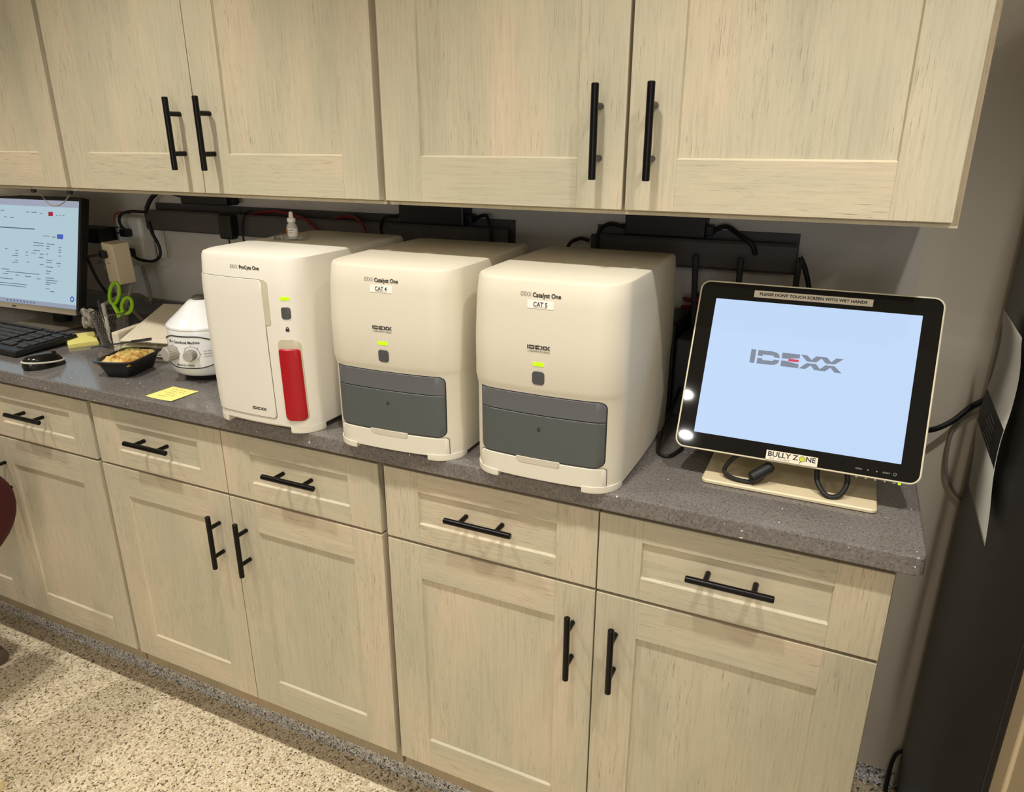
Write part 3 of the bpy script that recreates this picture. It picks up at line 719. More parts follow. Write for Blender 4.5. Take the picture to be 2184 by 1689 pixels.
def mouse():
    t = thing('computer_mouse', 'black mouse with a silver side stripe, beside the keyboard', 'mouse', (-2.100, -.572, H0), math.radians(75))
    # local x along the body
    L, Wd, Hh = .105, .060, .036
    def ring(z, s): return None
    rings = []
    nz = 10; n = 28
    for i in range(nz+1):
        a = i/nz*PI/2; k = math.cos(a)**.55 if i < nz else .02; z = .002+Hh*math.sin(a)
        rings.append([(L/2*k*math.cos(2*PI*j/n)-.008*math.sin(a), Wd/2*k*math.sin(2*PI*j/n)*(1-.12*math.cos(2*PI*j/n)), z) for j in range(n)])
    rings.insert(0, [(x*.96, y*.96, .0005) for x, y, z in rings[0]])
    MB().loft(rings).build('shell', mat('gloss_black', (24, 22, 20), .15), t)
    st = []
    for j in range(n//2+7):
        a = -PI*1.13+2*PI*j/n; z = .013+.010*math.cos(a*1.0+PI)*.6+.004
        k = math.cos(math.asin(min(.98, (z-.002)/Hh)))**.55
        st.append((L/2*k*math.cos(a)*1.002-.008*(z/Hh), Wd/2*k*math.sin(a)*(1-.12*math.cos(a))*1.01, z))
    MB().tube(st, .0026, 8).build('side_stripe', mat('silver_stripe', (220, 214, 200), .3), t)
    MB().tube([(.028, -.003, .033), (.028, .003, .033)], .006, 14).build('scroll_wheel', BLKR, t)
mouse()
# sticky notes
t = thing('sticky_note', 'single yellow sticky note with pencil writing at the worktop edge', 'sticky note', (-1.593, -.590, H0), math.radians(0))
n = MB(); NX = 8
g = [(-.044+.088*i/NX, y, .0006+.004*max(0, (abs(i-NX/2)/(NX/2))**3)*(.4 if y < 0 else .15)) for y in (-.041, .041) for i in range(NX+1)]
n.add(g, [(i, i+1, NX+2+i, NX+1+i) for i in range(NX)]); o = n.build('paper', PAP, t)
n = MB()
for k, (a, b_) in enumerate([(-.030, .020), (-.022, .028), (-.030, .006), (-.015, .022), (-.028, .002)]):
    y = .026-k*.012
    for q in range(5):
        x0 = a+(b_-a)*q/5; n.tube([(x0, y, .0011), (x0+.003, y+.002, .0011), (x0+.006, y-.001, .0011)], .0004, 4)
n.build('handwriting', mat('pencil', (150, 150, 100), .8), t)
t = thing('sticky_note_pad', 'yellow sticky note pad with its top sheet lifting, behind the mouse', 'sticky note pad', (-2.222, -.372, H0), math.radians(-30))
MB().box(-.040, .040, -.040, .040, .0003, .010, .0006, seg=1).build('pad', PAP, t)
n = MB(); g = []
for i in range(9):
    u = i/8; x = .039-u*.105; z = .0112+.022*u*math.sin(u*2.4)*.6
    for y in (-.039, .039): g.append((x, y, z))
n.add(g, [(2*i, 2*i+1, 2*i+3, 2*i+2) for i in range(8)]).build('lifted_sheet', PAP, t)
# food tray
def food():
    t = thing('food_tray', 'black takeaway tray of baked food with a clear lid, behind the worktop edge', 'food container', (-1.850, -.500, H0), math.radians(107))
    def ring(w, h, r, z): return [(x, y, z) for x, y in rr_loop(w, h, r)]
    MB().loft([ring(.112, .072, .02, .0005), ring(.116, .076, .02, .003), ring(.140, .100, .022, .040), ring(.160, .118, .026, .043), ring(.162, .120, .026, .045), ring(.144, .104, .024, .046), ring(.138, .098, .022, .034)], sm=True).build('tray', BLKP, t)
    bm = bmesh.new(); bmesh.ops.create_grid(bm, x_segments=26, y_segments=18, size=.5)
    random.seed(5)
    import mathutils
    for v in bm.verts:
        x, y = v.co.x, v.co.y; e = max(abs(x), abs(y))*2
        z = .034+.018*max(0, 1-e**4)+.006*mathutils.noise.noise((x*14, y*14, 0))+.003*mathutils.noise.noise((x*40, y*40, 3))
        v.co = Vector((x*.134, y*.094, z))
    bm.verts.index_update(); MB().add([v.co[:] for v in bm.verts], [[v.index for v in f.verts] for f in bm.faces], True).build('baked_pasta', FOOD, t); bm.free()
    # clear lid: thin shell
    lid = MB(); prof = [(.158, .115, .026, .046), (.142, .102, .024, .047), (.136, .096, .022, .060), (.120, .080, .02, .066)]
    lid.loft([ring(*p) for p in prof], caps=False); f = len(lid.v); lid.add(ring(.120, .080, .02, .066), [tuple(range(28))], True); lid.build('clear_lid', CLEARL, t)
food()
fk = thing('plastic_fork', 'black plastic fork resting on top of the takeaway lid', 'fork', (-1.885, -.475, .9815), math.radians(62))
mb = MB(); mb.box(-.085, .015, -.006, .006, 0, .0022, .0006, seg=1); mb.box(.012, .032, -.013, .013, .0, .0022, .0006, seg=1)
for k in range(4): mb.box(.031, .064, -.0128+k*.0073, -.0088+k*.0073, .0, .0022, .0004, seg=1)
mb.build('fork_body', BLKP, fk); fk.rotation_euler = (0, math.radians(-3), math.radians(50))
# pen cup
def pen_cup():
    C = (-2.118, -.340)
    t = thing('pen_cup', 'wire mesh pen cup standing left of the cream tube rack', 'pen holder', (C[0], C[1], H0))
    r0, r1, h = .034, .052, .104; mb = MB(); N = 40
    for k in range(N):
        for s in (1, -1):
            pts = []
            for i in range(7):
                u = i/6; a = 2*PI*k/N+s*u*.9; r = r0+(r1-r0)*u; pts.append((r*math.cos(a), r*math.sin(a), .002+u*(h-.002)))
            mb.tube(pts, .00045, 4)
    mb.build('mesh_wall', STEEL, t)
    rim = [((r1)*math.cos(2*PI*k/36), r1*math.sin(2*PI*k/36), h) for k in range(36)]; MB().tube(rim, .0016, 8, True).build('rim', STEEL, t)
    MB().lathe([(r0-.002, .0005), (r0+.001, .0015), (r0+.001, .005), (r0-.002, .006)], 32).build('base', STEEL, t)
    # things in it
    sc = thing('scissors', 'scissors with lime green handles standing in the pen cup', 'scissors', (C[0]+.012, C[1]+.004, H0+.008)); sc.rotation_euler = (0, .17, math.radians(20))
    def loopy(cx_, cz_, a, b, rr):
        pts = []
        for k in range(28):
            q = 2*PI*k/28; x = a*math.cos(q); z = b*math.sin(q); pts.append((cx_+x*math.cos(rr)-z*math.sin(rr), 0, cz_+x*math.sin(rr)+z*math.cos(rr)))
        return pts
    m = MB(); m.tube(loopy(-.012, .152, .014, .034, -.18), .0052, 10, True); m.tube([(-.016, 0, .118), (-.004, 0, .098), (.002, 0, .082)], .006, 10)
    m.build('handle_loop', LIME, sc)
    m = MB(); m.tube(loopy(.026, .122, .015, .026, -.25), .0052, 10, True); m.tube([(.014, .003, .104), (.004, .003, .092), (.0, .003, .080)], .006, 10); m.build('handle_loop', LIME, sc)
    MB().box(-.007, .007, -.002, .002, .002, .090, .001, seg=1).build('blades', STEEL, sc)
    for dx, dy, lean, col, lab, hh in ((-.018, -.006, -.10, BEIGEP, 'beige pen leaning left in the pen cup', .128), (-.004, -.018, .04, WHT, 'white marker in the middle of the pen cup', .122), (.008, -.014, -.16, BLKP, 'black pen near the front of the pen cup', .118)):
        p = thing('pen', lab, 'pen', (C[0]+dx*.6, C[1]+dy*.6, H0+.008)); p.rotation_euler = (.05, lean, 0)
        MB().tube([(0, 0, 0), (0, 0, .012), (0, 0, hh*.75), (0, 0, hh)], .005, 12, rs=[.0015, .0050, .0052, .0048]).build('barrel', col, p)
        MB().tube([(0, 0, hh*.76), (0, 0, hh+.002)], .0058, 12).build('cap', INK if col is not WHT else GREYP, p)
BEIGEP = mat('beige_pen', (214, 190, 150), .5)
pen_cup()
# braided lead bundle
mb = MB(); pts = []
for k in range(60):
    a = k*.42; r = .020+.006*math.sin(k*.9); pts.append((-2.205+r*math.cos(a), -.350+.012*math.sin(k*.37), .992+r*1.15*math.sin(a)+.004*math.sin(k*1.7)))
o = mb.tube(pts, .0062, 8).build('leash_bundle', BRAID); tag(o, 'coiled black and white braided lead hanging between monitor and pen cup', 'lead')
wire('braided_cord', [(-2.19, -.32, 1.02), (-2.17, -.25, 1.045), (-2.19, -.17, 1.03), (-2.22, -.12, .99), (-2.26, -.08, 1.02), (-2.30, -.06, 1.10)], .006, BRAID, 'braided cord rising behind the pen cup towards the extension block')
wire('braided_cord', [(-2.16, -.22, 1.07), (-2.155, -.24, 1.04), (-2.16, -.26, .99), (-2.165, -.27, .93)], .005, BRAID, 'braided cord dropping from the bottom of the tall beige block')
# cream rack
def rack():
    t = thing('tube_rack', 'cream plastic rack with a sloping ribbed top, left of the centrifuge', 'rack', (-1.915, -.270, H0), math.radians(14))
    B = MB(); vs = [(-.11, -.12, .004), (.125, -.12, .004), (.125, .085, .004), (-.11, .085, .004), (-.11, -.12, .030), (.125, -.12, .030), (.125, .085, .085), (-.11, .085, .085)]
    B.add(vs, [(0, 1, 2, 3), (4, 5, 6, 7), (0, 1, 5, 4), (1, 2, 6, 5), (2, 3, 7, 6), (3, 0, 4, 7)]); B.build('base', TRAYM, t)
    A = math.atan2(.055, .19); xf = Matrix.Translation((0, -.118, .046)) @ Matrix.Rotation(A, 4, 'X')
    p = MB(); p.box(-.108, .125, -.006, .215, 0, .005, .001, xf=xf, seg=1)
    rb = MB()
    for k in range(15):
        x = -.100+k*.0152; rb.add([tuple(xf @ Vector(q)) for q in [(x, .012, .005), (x+.0076, .012, .0085), (x+.0152, .012, .005), (x, .205, .005), (x+.0076, .205, .0085), (x+.0152, .205, .005)]], [(0, 1, 4, 3), (1, 2, 5, 4), (0, 2, 1), (3, 4, 5)])
    pl = p.build('ribbed_plate', TRAYM, t); rb.build('ribs', TRAYM, pl)
    MB().box(-.140, -.118, -.115, .02, .001, .068, .003, xf=None).build('side_rail', TRAYM, t)
    MB().box(-.100, .125, -.1225, -.1205, .012, .028, .0008, seg=1).build('front_plate', WHT, t)
rack()
# centrifuge
def centrifuge():
    cx_, cy_ = -1.640, -.424; t = thing('centrifuge', 'white round desktop centrifuge with a cone lid and two grey dials', 'centrifuge', (cx_, cy_, H0), 0)
    r = .090
    MB().lathe([(.055, .0005), (.062, .002), (.066, .016), (.060, .018)], 40).build('base_ring', BLKP, t)
    MB().lathe([(.060, .014), (.078, .017), (.0865, .024), (r, .036), (r+.0015, .060), (r+.001, .128), (r-.001, .138)], 56).build('drum', WHTB, t)
    MB().lathe([(r-.003, .137), (r+.0010, .1385), (r+.0005, .143), (r-.006, .150), (.058, .173), (.034, .196), (.030, .1995), (.020, .2025)], 56).build('cone_lid', WHTB, t)
    MB().lathe([(.018, .2025), (.022, .206), (.016, .211), (.004, .213)], 20).build('lid_knob', STEEL, t)
    a0 = math.atan2(-1.756-cy_, -.1345-cx_)-.62         # direction of the control panel
    def S(u, v, off=.0012, top=.0):                     # u arc length to the right seen from the front, v height
        a = a0+u/r; rr = r+.0015+off; return (rr*math.cos(a), rr*math.sin(a), v)
    lb = MB(); n = 24
    tp = [(-.082+.164*k/n) for k in range(n+1)]
    def ztop(u): return .124-.014*min(1, max(0, (abs(u)-.030)/.045))**1.5
    def zbot(u): return .042+.010*min(1, max(0, (abs(u)-.030)/.045))**1.5
    lb.add([S(u, zbot(u)) for u in tp]+[S(u, ztop(u)) for u in tp], [(k, k+1, n+2+k, n+1+k) for k in range(n)], True); lb.build('panel_label', WHTB, t)
    bd = MB(); bd.tube([S(u, ztop(u), .0014) for u in tp], .0016, 6); bd.tube([S(u, zbot(u), .0014) for u in tp], .0013, 6)
    bd.build('label_border', INKD, t)
    tx = MB(); text(tx, '80-1 Centrifugal Machine', .0098, lambda x, y: S(x-.004, .1085+y, .0018), bold=.0002, fit=.088); text(tx, 'MADE IN CHINA', .0068, lambda x, y: S(x-.004, .0490+y, .0018), bold=.0001)
    for k, s in enumerate(('MAX SPEED', '4000 R/MIN', 'CAPACITY')): text(tx, s, .0040, lambda x, y, k=k: S(x+.056, .086-k*.0070+y, .0018))
    for u0 in (-.036, .018):
        n = 26; R1, R2 = .0190, .0198
        ring = [S(u0+q*math.cos(PI*1.25-k/(n-1)*PI*1.5), .079+q*math.sin(PI*1.25-k/(n-1)*PI*1.5), .0018) for q in (R1, R2) for k in range(n)]
        tx.add(ring, [(k, k+1, n+k+1, n+k) for k in range(n-1)])
        for k in range(7):
            a = PI*1.25-k/6*PI*1.5; tx.tube([S(u0+q*math.cos(a), .079+q*math.sin(a), .0018) for q in (.0198, .0235)], .0004, 4)
    tx.build('panel_text', INKD, t)
    for u0, rr, L in ((-.036, .0185, .026), (.018, .0135, .026)):
        a = a0+u0/r; d = Vector((math.cos(a), math.sin(a), 0)); p = Vector(S(u0, .079, 0)); m = MB(); rs = [rr, rr, rr*.98, rr*.90]
        m.tube([p, p+d*.002, p+d*(L-.002), p+d*L], rr, 28, rs=rs)
        k = m.build('dial_knob', GREYP, t)
        g = MB(); u = Vector((-d.y, d.x, 0)); w = Vector((0, 0, 1))
        for q in range(22):
            b_ = 2*PI*q/22; e = u*math.cos(b_)*rr+w*math.sin(b_)*rr; g.tube([p+e+d*.004, p+e+d*(L-.003)], .0008, 5)
        g.build('knob_ribs', GREYP, k)
INKD = mat('black_ink', (24, 22, 24), .5)
centrifuge()
# dropper bottle and slide box
def bottle():
    zt = H0+.3725; P = (-1.305, -.440)
    b = thing('slide_box_lid', 'clear plastic box lid with black handwriting under the dropper bottle', 'plastic lid', (P[0], P[1], zt), math.radians(20))
    m = MB(); w, d, h = .076, .052, .0095; th = .0008
    m.box(-w/2, w/2, -d/2, d/2, .0003, .0003+th); m.box(-w/2, w/2, -d/2, -d/2+th, th, h); m.box(-w/2, w/2, d/2-th, d/2, th, h); m.box(-w/2, -w/2+th, -d/2, d/2, th, h); m.box(w/2-th, w/2, -d/2, d/2, th, h)
    m.build('tray', CLEARL, b); text(MB(), 'Box 2', .0105, lambda x, y: (x-.018, -d/2-.0006, .0052+y), shear=.2).build('handwriting', INKD, b)
    t = thing('dropper_bottle', 'small clear dropper bottle with white tip and orange label on the left machine', 'bottle', (P[0]+.004, P[1]+.002, zt+.0016), math.radians(-15))
    r = .0125
    MB().lathe([(r-.001, 0), (r, .0015), (r, .026), (r-.002, .031), (.0075, .035), (.0072, .0385)], 32).build('bottle_body', FROST, t)
    MB().lathe([(r+.0002, .006), (r+.0002, .024)], 32, cap=False).build('paper_label', LBL, t)
    n = 10; st = -2.35; MB().add([((r+.0005)*math.cos(st+k*.10), (r+.0005)*math.sin(st+k*.10), z) for z in (.006, .024) for k in range(n)], [(k, k+1, n+1+k, n+k) for k in range(n-1)], True).build('orange_band', ORANGE, t)
    tx = MB()
    for z, a, b_ in ((.0210, -1.3, -.3), (.0190, -1.3, -.5), (.0150, -1.3, -.4), (.0120, -1.2, -.7)):
        tx.tube([((r+.0006)*math.cos(a+(b_-a)*k/6), (r+.0006)*math.sin(a+(b_-a)*k/6), z) for k in range(7)], .00035, 4)
    tx.build('label_print', INK, t)
    MB().lathe([(.0088, .0375), (.0095, .0385), (.0095, .0455), (.0085, .0465), (.0055, .047), (.0045, .058), (.0030, .0605)], 28).build('white_cap', WHT, t)
FROST = mat('frosted_bottle', (196, 196, 184), .25)
bottle()

# ------------------------------------------------------------------ cable channels and power bricks under the wall cabinets
def channel(x0, x1, label, yb=-.002, z0=1.222):
    t = thing('cable_channel', label, 'cable tray', ((x0+x1)/2, -.02, z0)); w = (x1-x0)/2; o = .02
    m = MB(); m.box(-w, w, -.006+o-.001, o-.001, 0, .084, .001, seg=1); m.build('back_plate', CHAN, t)
    m = MB(); pr = [(-.006, .0), (-.050, .0), (-.054, .006), (-.056, .060), (-.052, .066), (-.049, .062), (-.047, .010), (-.006, .006)]
    vs = [(x, y+o, z) for x in (-w, w) for y, z in pr]; k = len(pr)
    m.add(vs, [(i, (i+1) % k, k+(i+1) % k, k+i) for i in range(k)]+[tuple(range(k)), tuple(range(2*k-1, k-1, -1))]); m.build('trough', CHAN, t)
channel(-2.255, -1.885, 'charcoal cable channel on the wall above the white surge protector')
channel(-1.880, -.938, 'long charcoal cable channel behind the bottle-topped machine and CAT 4')
channel(-.712, -.240, 'charcoal cable channel on the wall behind the touch monitor')
def brick(x0, x1, z0, label, y=-.062):
    t = thing('power_adapter', label, 'power adapter', ((x0+x1)/2, y, z0)); w = (x1-x0)/2
    MB().box(-w, w, 0, .052, 0, .060, .005).build('case', BLKP, t)
    MB().tube([(-w-.020, .026, .018), (-w-.012, .026, .018), (-w+.001, .026, .018)], .005, 10, rs=[.0035, .0055, .0065]).build('strain_relief', BLKR, t)
    MB().box(w-.002, w+.016, .014, .038, .006, .030, .003).build('mains_plug', BLKR, t)
    return t
brick(-2.075, -1.880, 1.312, 'black power adapter lying on the channel above the surge protector')
brick(-1.262, -1.062, 1.2895, 'black power adapter lying on the channel behind CAT 4', -.0595)
brick(-.628, -.440, 1.2895, 'large black power adapter on the channel behind CAT 5', -.0595)
wire('power_lead', [(-1.278, -.036, 1.305), (-1.315, -.050, 1.300), (-1.318, -.065, 1.275), (-1.30, -.085, 1.255), (-1.285, -.10, 1.235), (-1.28, -.11, 1.20)], .0045, BLKR, 'black lead dropping left of the adapter behind the middle machine')
wire('power_lead', [(-1.045, -.034, 1.308), (-1.005, -.045, 1.318), (-.985, -.060, 1.300), (-.980, -.064, 1.275), (-.982, -.058, 1.24)], .0045, BLKR, 'black lead arching right of the adapter behind the middle machine')
wire('power_lead', [(-.648, -.034, 1.308), (-.672, -.045, 1.312), (-.690, -.062, 1.295), (-.690, -.070, 1.265), (-.690, -.070, 1.235)], .0045, BLKR, 'black lead dropping left of the adapter nearest the touch monitor')
wire('power_lead', [(-.424, -.034, 1.308), (-.395, -.040, 1.318), (-.36, -.055, 1.300), (-.335, -.062, 1.285), (-.325, -.058, 1.262)], .0055, BLKR, 'thick black lead sloping right of the adapter nearest the touch monitor')
wire('power_lead', [(-.715, -.060, 1.272), (-.738, -.062, 1.276), (-.762, -.070, 1.262), (-.765, -.080, 1.23), (-.760, -.09, 1.18)], .0045, BLKR, 'black lead looping at the left end of the channel behind CAT 5')
wire('network_cable', [(-1.82, -.030, 1.285), (-1.72, -.035, 1.300), (-1.60, -.060, 1.290), (-1.545, -.066, 1.262), (-1.50, -.068, 1.225), (-1.48, -.066, 1.19)], .0040, REDW, 'red cable leaving the channel left of the dropper bottle')
wire('network_cable', [(-1.52, -.030, 1.282), (-1.44, -.040, 1.298), (-1.385, -.064, 1.285), (-1.365, -.068, 1.25), (-1.36, -.068, 1.21)], .0040, REDW, 'red cable leaving the channel behind the dropper bottle')
wire('thin_lead', [(-1.815, -.030, 1.30), (-1.812, -.062, 1.29), (-1.825, -.066, 1.25), (-1.82, -.066, 1.19), (-1.80, -.06, 1.12)], .003, BLKR, 'thin black lead dropping between the two left channels')
t = thing('plug_adapter', 'black plug-in adapter hanging at the right end of the left channel', 'power adapter', (-1.872, -.078, 1.215))
MB().box(-.026, .026, -.012, .016, .0, .075, .006).build('case', BLKP, t); wire('lead', [(0, 0, .002), (.004, -.002, -.02), (.012, -.002, -.06), (.02, 0, -.10)], .0025, BLKR, None, t)
# surge protector + beige block + leads
t = thing('surge_protector', 'white wall surge protector with two black plugs, left of the channel', 'power strip', (-2.345, -.002, 1.105))
MB().box(-.060, .062, -.056, 0, 0, .155, .014, seg=3).build('case', WHT, t)
mb = MB()
for i in range(2):
    for j in range(2): mb.box(-.063, -.0595, -.046+i*.020, -.034+i*.020, .098+j*.020, .104+j*.020)
for i in range(2):
    for j in range(2): mb.box(-.052+i*.016, -.042+i*.016, -.0575, -.0555, .098+j*.018, .104+j*.018)
mb.build('usb_ports', INK, t)
MB().box(.064, .105, -.006, 0, .012, .135, .002).build('wall_plate', WHT, t)
for dz, lab in ((.105, None), (.040, None)):
    MB().box(-.010, .024, -.082, -.056, dz-.013, dz+.013, .004).build('plug', BLKP, t)
wire('plug_lead', [(-2.322, -.084, 1.222), (-2.328, -.095, 1.245), (-2.315, -.095, 1.272), (-2.285, -.080, 1.282), (-2.235, -.062, 1.280)], .0045, BLKR, 'black lead from the upper plug of the surge protector into the channel')
wire('plug_lead', [(-2.312, -.084, 1.145), (-2.280, -.085, 1.128), (-2.235, -.070, 1.122), (-2.205, -.062, 1.140), (-2.205, -.060, 1.175), (-2.225, -.062, 1.215), (-2.235, -.060, 1.250)], .0050, BLKR, 'black lead looping from the lower plug of the surge protector')
wire('plug_lead', [(-2.240, -.056, 1.290), (-2.215, -.050, 1.325), (-2.175, -.045, 1.345), (-2.12, -.04, 1.340), (-2.085, -.036, 1.332)], .0070, BLKR, 'thick black lead arching over the left end of the left channel')
wire('orange_lead', [(-2.400, -.060, 1.235), (-2.395, -.060, 1.262), (-2.360, -.062, 1.275), (-2.310, -.062, 1.272)], .0022, mat('orange_red_wire', (170, 60, 30), .5), 'thin orange lead curving over the top of the surge protector')
t = thing('extension_block', 'tall beige outlet block with one black plug, in front of the surge protector', 'power strip', (-2.245, -.190, 1.070)); t.rotation_euler = (.05, .02, math.radians(-12))
BEIGEB = mat('beige_block', (240, 222, 184), .5)
MB().box(-.036, .034, -.020, .034, 0, .128, .003).build('case', BEIGEB, t)
MB().box(-.026, -.002, -.038, -.020, .082, .106, .004).build('plug', BLKP, t)
text(MB(), 'POWER', .006, lambda x, y: (x-.010, -.0206, .065+y)).build('block_text', SEAM, t)
wire('plug_lead', [(-2.262, -.232, 1.163), (-2.285, -.240, 1.160), (-2.32, -.235, 1.150), (-2.335, -.220, 1.125), (-2.34, -.20, 1.07), (-2.345, -.17, 1.02)], .0045, BLKR, 'black lead running left from the plug in the beige block')
wire('grey_lead', [(-2.40, -.14, 1.12), (-2.345, -.16, 1.11), (-2.31, -.17, 1.08), (-2.295, -.17, 1.03), (-2.265, -.16, .98), (-2.24, -.14, .935)], .0055, WIREG, 'grey lead curving behind the desktop monitor corner')
t = thing('network_switch', 'small black network box behind the desktop monitor corner', 'network box', (-2.47, -.10, 1.175))
MB().box(-.075, .060, -.02, .05, 0, .050, .004).build('case', BLKP, t); MB().box(-.02, -.016, -.0205, -.0195, .026, .029).build('status_light', glow('blue_led', (90, 140, 160), .6), t)
# suspended cable hooks under the left cabinet
for x, lab in ((-2.055, 'left of two black cable clips under the left wall cabinet'), (-1.915, 'right of two black cable clips under the left wall cabinet')):
    t = thing('cable_clip', lab, 'cable clip', (x, -.530, 1.383)); MB().lathe([(.003, -.009), (.006, -.008), (.0065, -.002), (.0065, 0)], 18).build('clip', BLKP, t)
wire('thin_white_cable', [(-2.22, -.53, 1.362), (-2.13, -.53, 1.366), (-2.06, -.53, 1.372), (-2.035, -.53, 1.372), (-2.005, -.532, 1.350), (-1.975, -.534, 1.344), (-1.945, -.533, 1.352), (-1.918, -.531, 1.372)], .0014, WIREG, 'thin pale cable sagging between the two clips over the desktop monitor')
# ------------------------------------------------------------------ behind the touch monitor
t = thing('wireless_router', 'black router with three upright antennas, hidden behind the touch monitor', 'router', (-.33, -.075, 1.02))
MB().box(-.115, .105, -.02, .015, 0, .150, .006).build('case', BLKP, t)
for x, l in ((-.110, -.10), (-.018, -.02), (.098, .02)):
    MB().box(-.0065, .0065, -.006, .004, 0, .165, .003, xf=Matrix.Translation((x, -.024, .075)) @ Matrix.Rotation(l*.5, 4, 'Y')).build('antenna', BLKP, t)
t = thing('mini_computer', 'slim dark grey computer standing between CAT 5 and the touch monitor', 'computer', (-.425, -.160, H0), math.radians(0))
MB().box(-.028, .050, -.06, .055, 0.0005, .180, .006).build('case', mat('charcoal_case', (62, 61, 62), .5), t); MB().box(-.0285, -.0275, -.04, .04, .02, .16).build('side_vent', INK, t)
t = thing('gap_filler', 'black box filling the dark gap behind CAT 5 and the slim computer', 'black box', (-.485, -.10, H0))
MB().box(-.030, .026, -.10, .08, .0005, .205, .006).build('case', BLKP, t)  # added black box standing in for the dark gap beside the computer
wire('network_cable', [(-.475, -.050, 1.148), (-.46, -.075, 1.152), (-.44, -.098, 1.158), (-.41, -.10, 1.165)], .0055, REDW, 'upper red cable running from the wall into the router')
wire('network_cable', [(-.478, -.050, 1.128), (-.46, -.070, 1.134), (-.435, -.098, 1.145), (-.41, -.10, 1.150)], .0055, REDW, 'lower red cable running from the wall into the router')
wire('black_cable', [(-.434, -.228, .985), (-.434, -.29, .96), (-.434, -.38, .930), (-.424, -.44, .9185), (-.400, -.450, .9185), (-.385, -.40, .9185)], .0035, BLKR, 'black cable curling on the worktop left of the touch monitor')
wire('black_cable', [(-.232, -.052, 1.262), (-.218, -.055, 1.235), (-.205, -.055, 1.19), (-.203, -.05, 1.12)], .0055, BLKR, 'black cable dropping from the right end of the right channel')
wire('thick_cable', [(-.05, -.20, .985), (.0, -.14, .950), (.046, -.09, .925), (.078, -.06, .912), (.115, -.040, .930), (.150, -.020, .965), (.185, -.012, .99)], .0060, BLKR, 'thick black cable from the touch monitor to behind the black appliance')
wire('thin_grey_cable', [(.185, -.014, .975), (.160, -.016, .955), (.128, -.016, .915), (.122, -.018, .86), (.130, -.018, .80), (.155, -.016, .755), (.185, -.014, .73)], .0035, WIREG, 'thin grey cable bowing on the wall right of the worktop')
wire('floor_cable', [(.185, -.012, .02), (.160, -.016, .010), (.150, -.024, -.02), (.147, -.04, -.06), (.147, -.055, -.091), (.17, -.06, -.094)], .0050, BLKR, 'black cable coming down to the floor beside the black appliance')

# ------------------------------------------------------------------ black appliance, paper, trim on the right
t = thing('refrigerator', 'tall black appliance standing at the right edge with a sheet taped on its side', 'refrigerator', (.50, -.37, FLOOR))
MB().box(-.335, .335, -.310, .335, .06, 1.85, .004).build('cabinet', FRIDGE, t)
MB().box(-.330, .325, -.300, .33, .0005, .060).build('base_grille', FRIDGEB, t)
MB().box(-.335, .335, -.347, -.313, .08, 1.85, .006).build('door', FRIDGE, t)
def sheet():
    # a sheet taped to the side of the appliance, curling away in an S
    t = thing('paper_sheet', 'curling white paper with a black printed block taped to the black appliance', 'paper', (.163, -.255, .842))
    N = 36; H = .352; hw = .112
    KX = [-.014, -.016, -.020, -.019, -.012, -.010, -.016]
    def X(v):
        q = min(max(v, 0), .9999)*6; k = int(q); f = q-k; a, b, c, d = KX[max(k-1, 0)], KX[k], KX[k+1], KX[min(k+2, 6)]
        return .5*(2*b+(c-a)*f+(2*a-5*b+4*c-d)*f*f+(3*b-a-3*c+d)*f**3)
    def pos(u, v, off=0): return (X(v)-off, -u*(.121-.0225*v)-.042*(1-v)+.0235*v, v*H-.004*u)
    m = MB(); vs = [pos(u, k/N) for k in range(N+1) for u in (-1, 1)]
    m.add(vs, [(2*k, 2*k+1, 2*k+3, 2*k+2) for k in range(N)], True)
    o = m.build('sheet', PAPER, t); md = o.modifiers.new('solid', 'SOLIDIFY'); md.thickness = .0006
    m = MB(); a, b_ = .375, .565; K = 10
    m.add([pos(u, a+(b_-a)*k/K, .0012) for k in range(K+1) for u in (-1, 1)], [(2*k, 2*k+1, 2*k+3, 2*k+2) for k in range(K)], True); m.build('black_block', mat('printed_black', (34, 32, 32), .6), t)
    m = MB()
    for k in range(6):
        v = .395+k*.024; m.add([pos(u, w, .0018) for w in (v, v+.007) for u in (-.30+.08*(k % 3), .45-.1*(k % 2))], [(0, 1, 3, 2)])
    m.build('printed_lines', mat('pale_print', (150, 148, 142), .6), t)
    MB().box(-.008, .0015, -.085, -.062, H-.010, H+.010, .0008).build('tape', CLEARL, t)
sheet()
struct(MB().box(.163, .260, -.786, -.724, FLOOR, 1.02).build('trim_1', BEIGE))
struct(MB().box(.157, .260, -.800, -.787, FLOOR, 1.02, .003).build('trim_2', BEIGEL))
struct(MB().box(.160, .260, -1.60, -.8005, FLOOR, 1.02).build('beige_low_panel', BEIGE))  # beige cabinet panel, kept low with its trims so light passes above

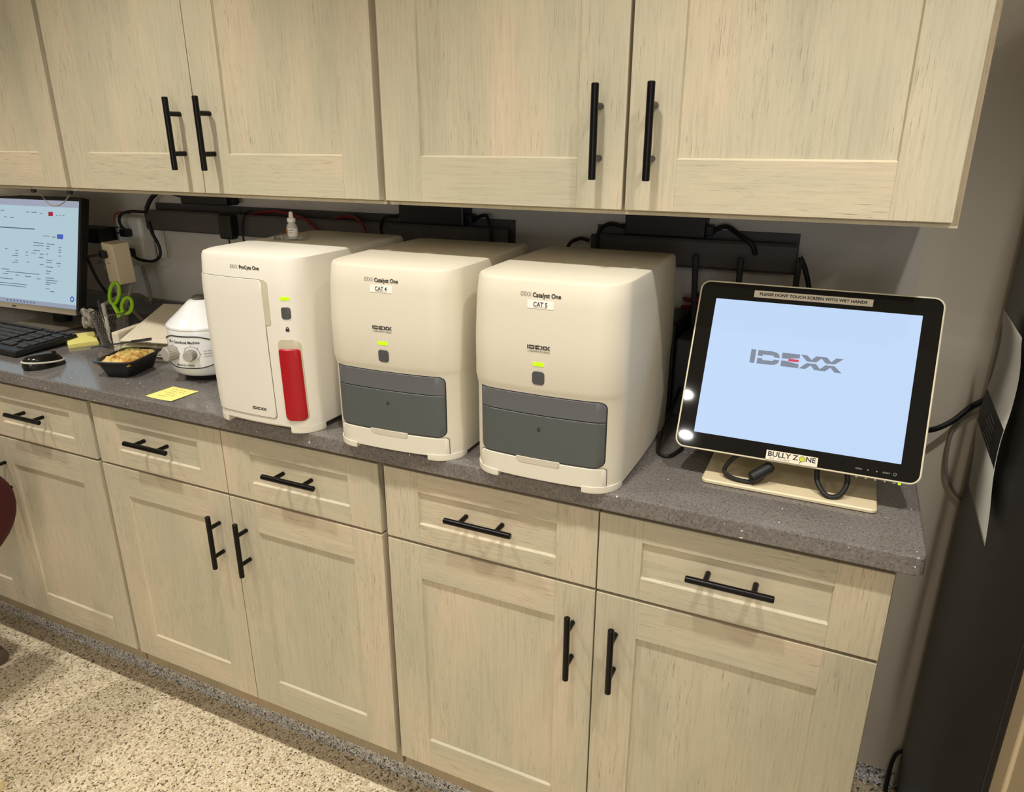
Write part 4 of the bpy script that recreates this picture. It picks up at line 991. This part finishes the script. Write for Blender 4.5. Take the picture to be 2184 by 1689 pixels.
# ------------------------------------------------------------------ chair at the left edge
def chair():
    t = thing('office_chair', 'maroon swivel chair half out of the frame at the left edge', 'chair', (-2.485, -.93, FLOOR), math.radians(-90))
    MB().box(-.20, .20, -.20, .20, .42, .50, .035, seg=4).build('seat', MAROON, t)
    b = MB(); rings = []
    for i in range(17):
        a = -PI/2*.985+PI*.985*i/16; z = .665+.16*math.sin(a); w = .215*math.cos(a)**.8; d = .052*math.cos(a)**.5
        rings.append([(w*math.cos(2*PI*j/28), .36+.03*math.sin(a)+d*math.sin(2*PI*j/28), z) for j in range(28)])
    b.loft(rings); b.build('backrest', MAROON, t)
    MB().tube([(0, .12, .435), (0, .33, .47), (0, .35, .58)], .015).build('back_bracket', BLKP, t)
    MB().tube([(0, 0, .09), (0, 0, .42)], .025, 16).build('gas_lift', BLKP, t)
    for k in range(5):
        a = 2*PI*k/5+.471; e = Vector((math.cos(a), math.sin(a), 0)); l = MB(); l.tube([Vector((0, 0, .10)), e*.12+Vector((0, 0, .09)), e*.218+Vector((0, 0, .068))], .016, 10, rs=[.022, .018, .013]); l.build('base_leg', BLKP, t)
        c = e*.218+Vector((0, 0, .030)); u = Vector((-e.y, e.x, 0)); w = MB(); w.tube([c-u*.020, c-u*.018, c+u*.018, c+u*.020], .029, 20, rs=[.024, .029, .029, .024]); w.build('caster', mat_cast, t)
mat_cast = mat('grey_caster', (98, 84, 72), .5)
chair()
t = thing('storage_box', 'pale yellow box standing on the floor in the bottom left corner', 'box', (-2.00, -1.10, FLOOR), math.radians(10))
MB().box(-.05, .07, -.12, .085, 0.0005, .03, .004).build('carton', CARD, t)

# ------------------------------------------------------------------ ceiling lamps
RING = mat('white_ring', (235, 232, 226), .5); LENS = glow('lamp_lens', (255, 248, 232), 17)
for i, (x, y, w, ha) in enumerate(LAMPS):
    t = thing('ceiling_downlight', 'round recessed ceiling downlight, some added as fill', 'light', (x, y, CEIL), 0, 'round recessed downlights in the ceiling')
    MB().lathe([(.034, -.001), (.060, -.001), (.060, -.006), (.034, -.006)], 32, cap=False).build('trim_ring', RING, t)
    MB().lathe([(0.0005, -.002), (.034, -.002)], 32, cap=False).build('lens', LENS, t)
    L = bpy.data.lights.new('lamp_light', 'SPOT' if ha else 'AREA')
    if ha: L.spot_size = math.radians(2*ha); L.spot_blend = .75; L.shadow_soft_size = .035
    else: L.shape = 'DISK'; L.size = .065
    L.energy = w; L.color = LAMP_COL
    lo = bpy.data.objects.new('lamp_light', L); link(lo, t); lo.location = (0, 0, -.012)
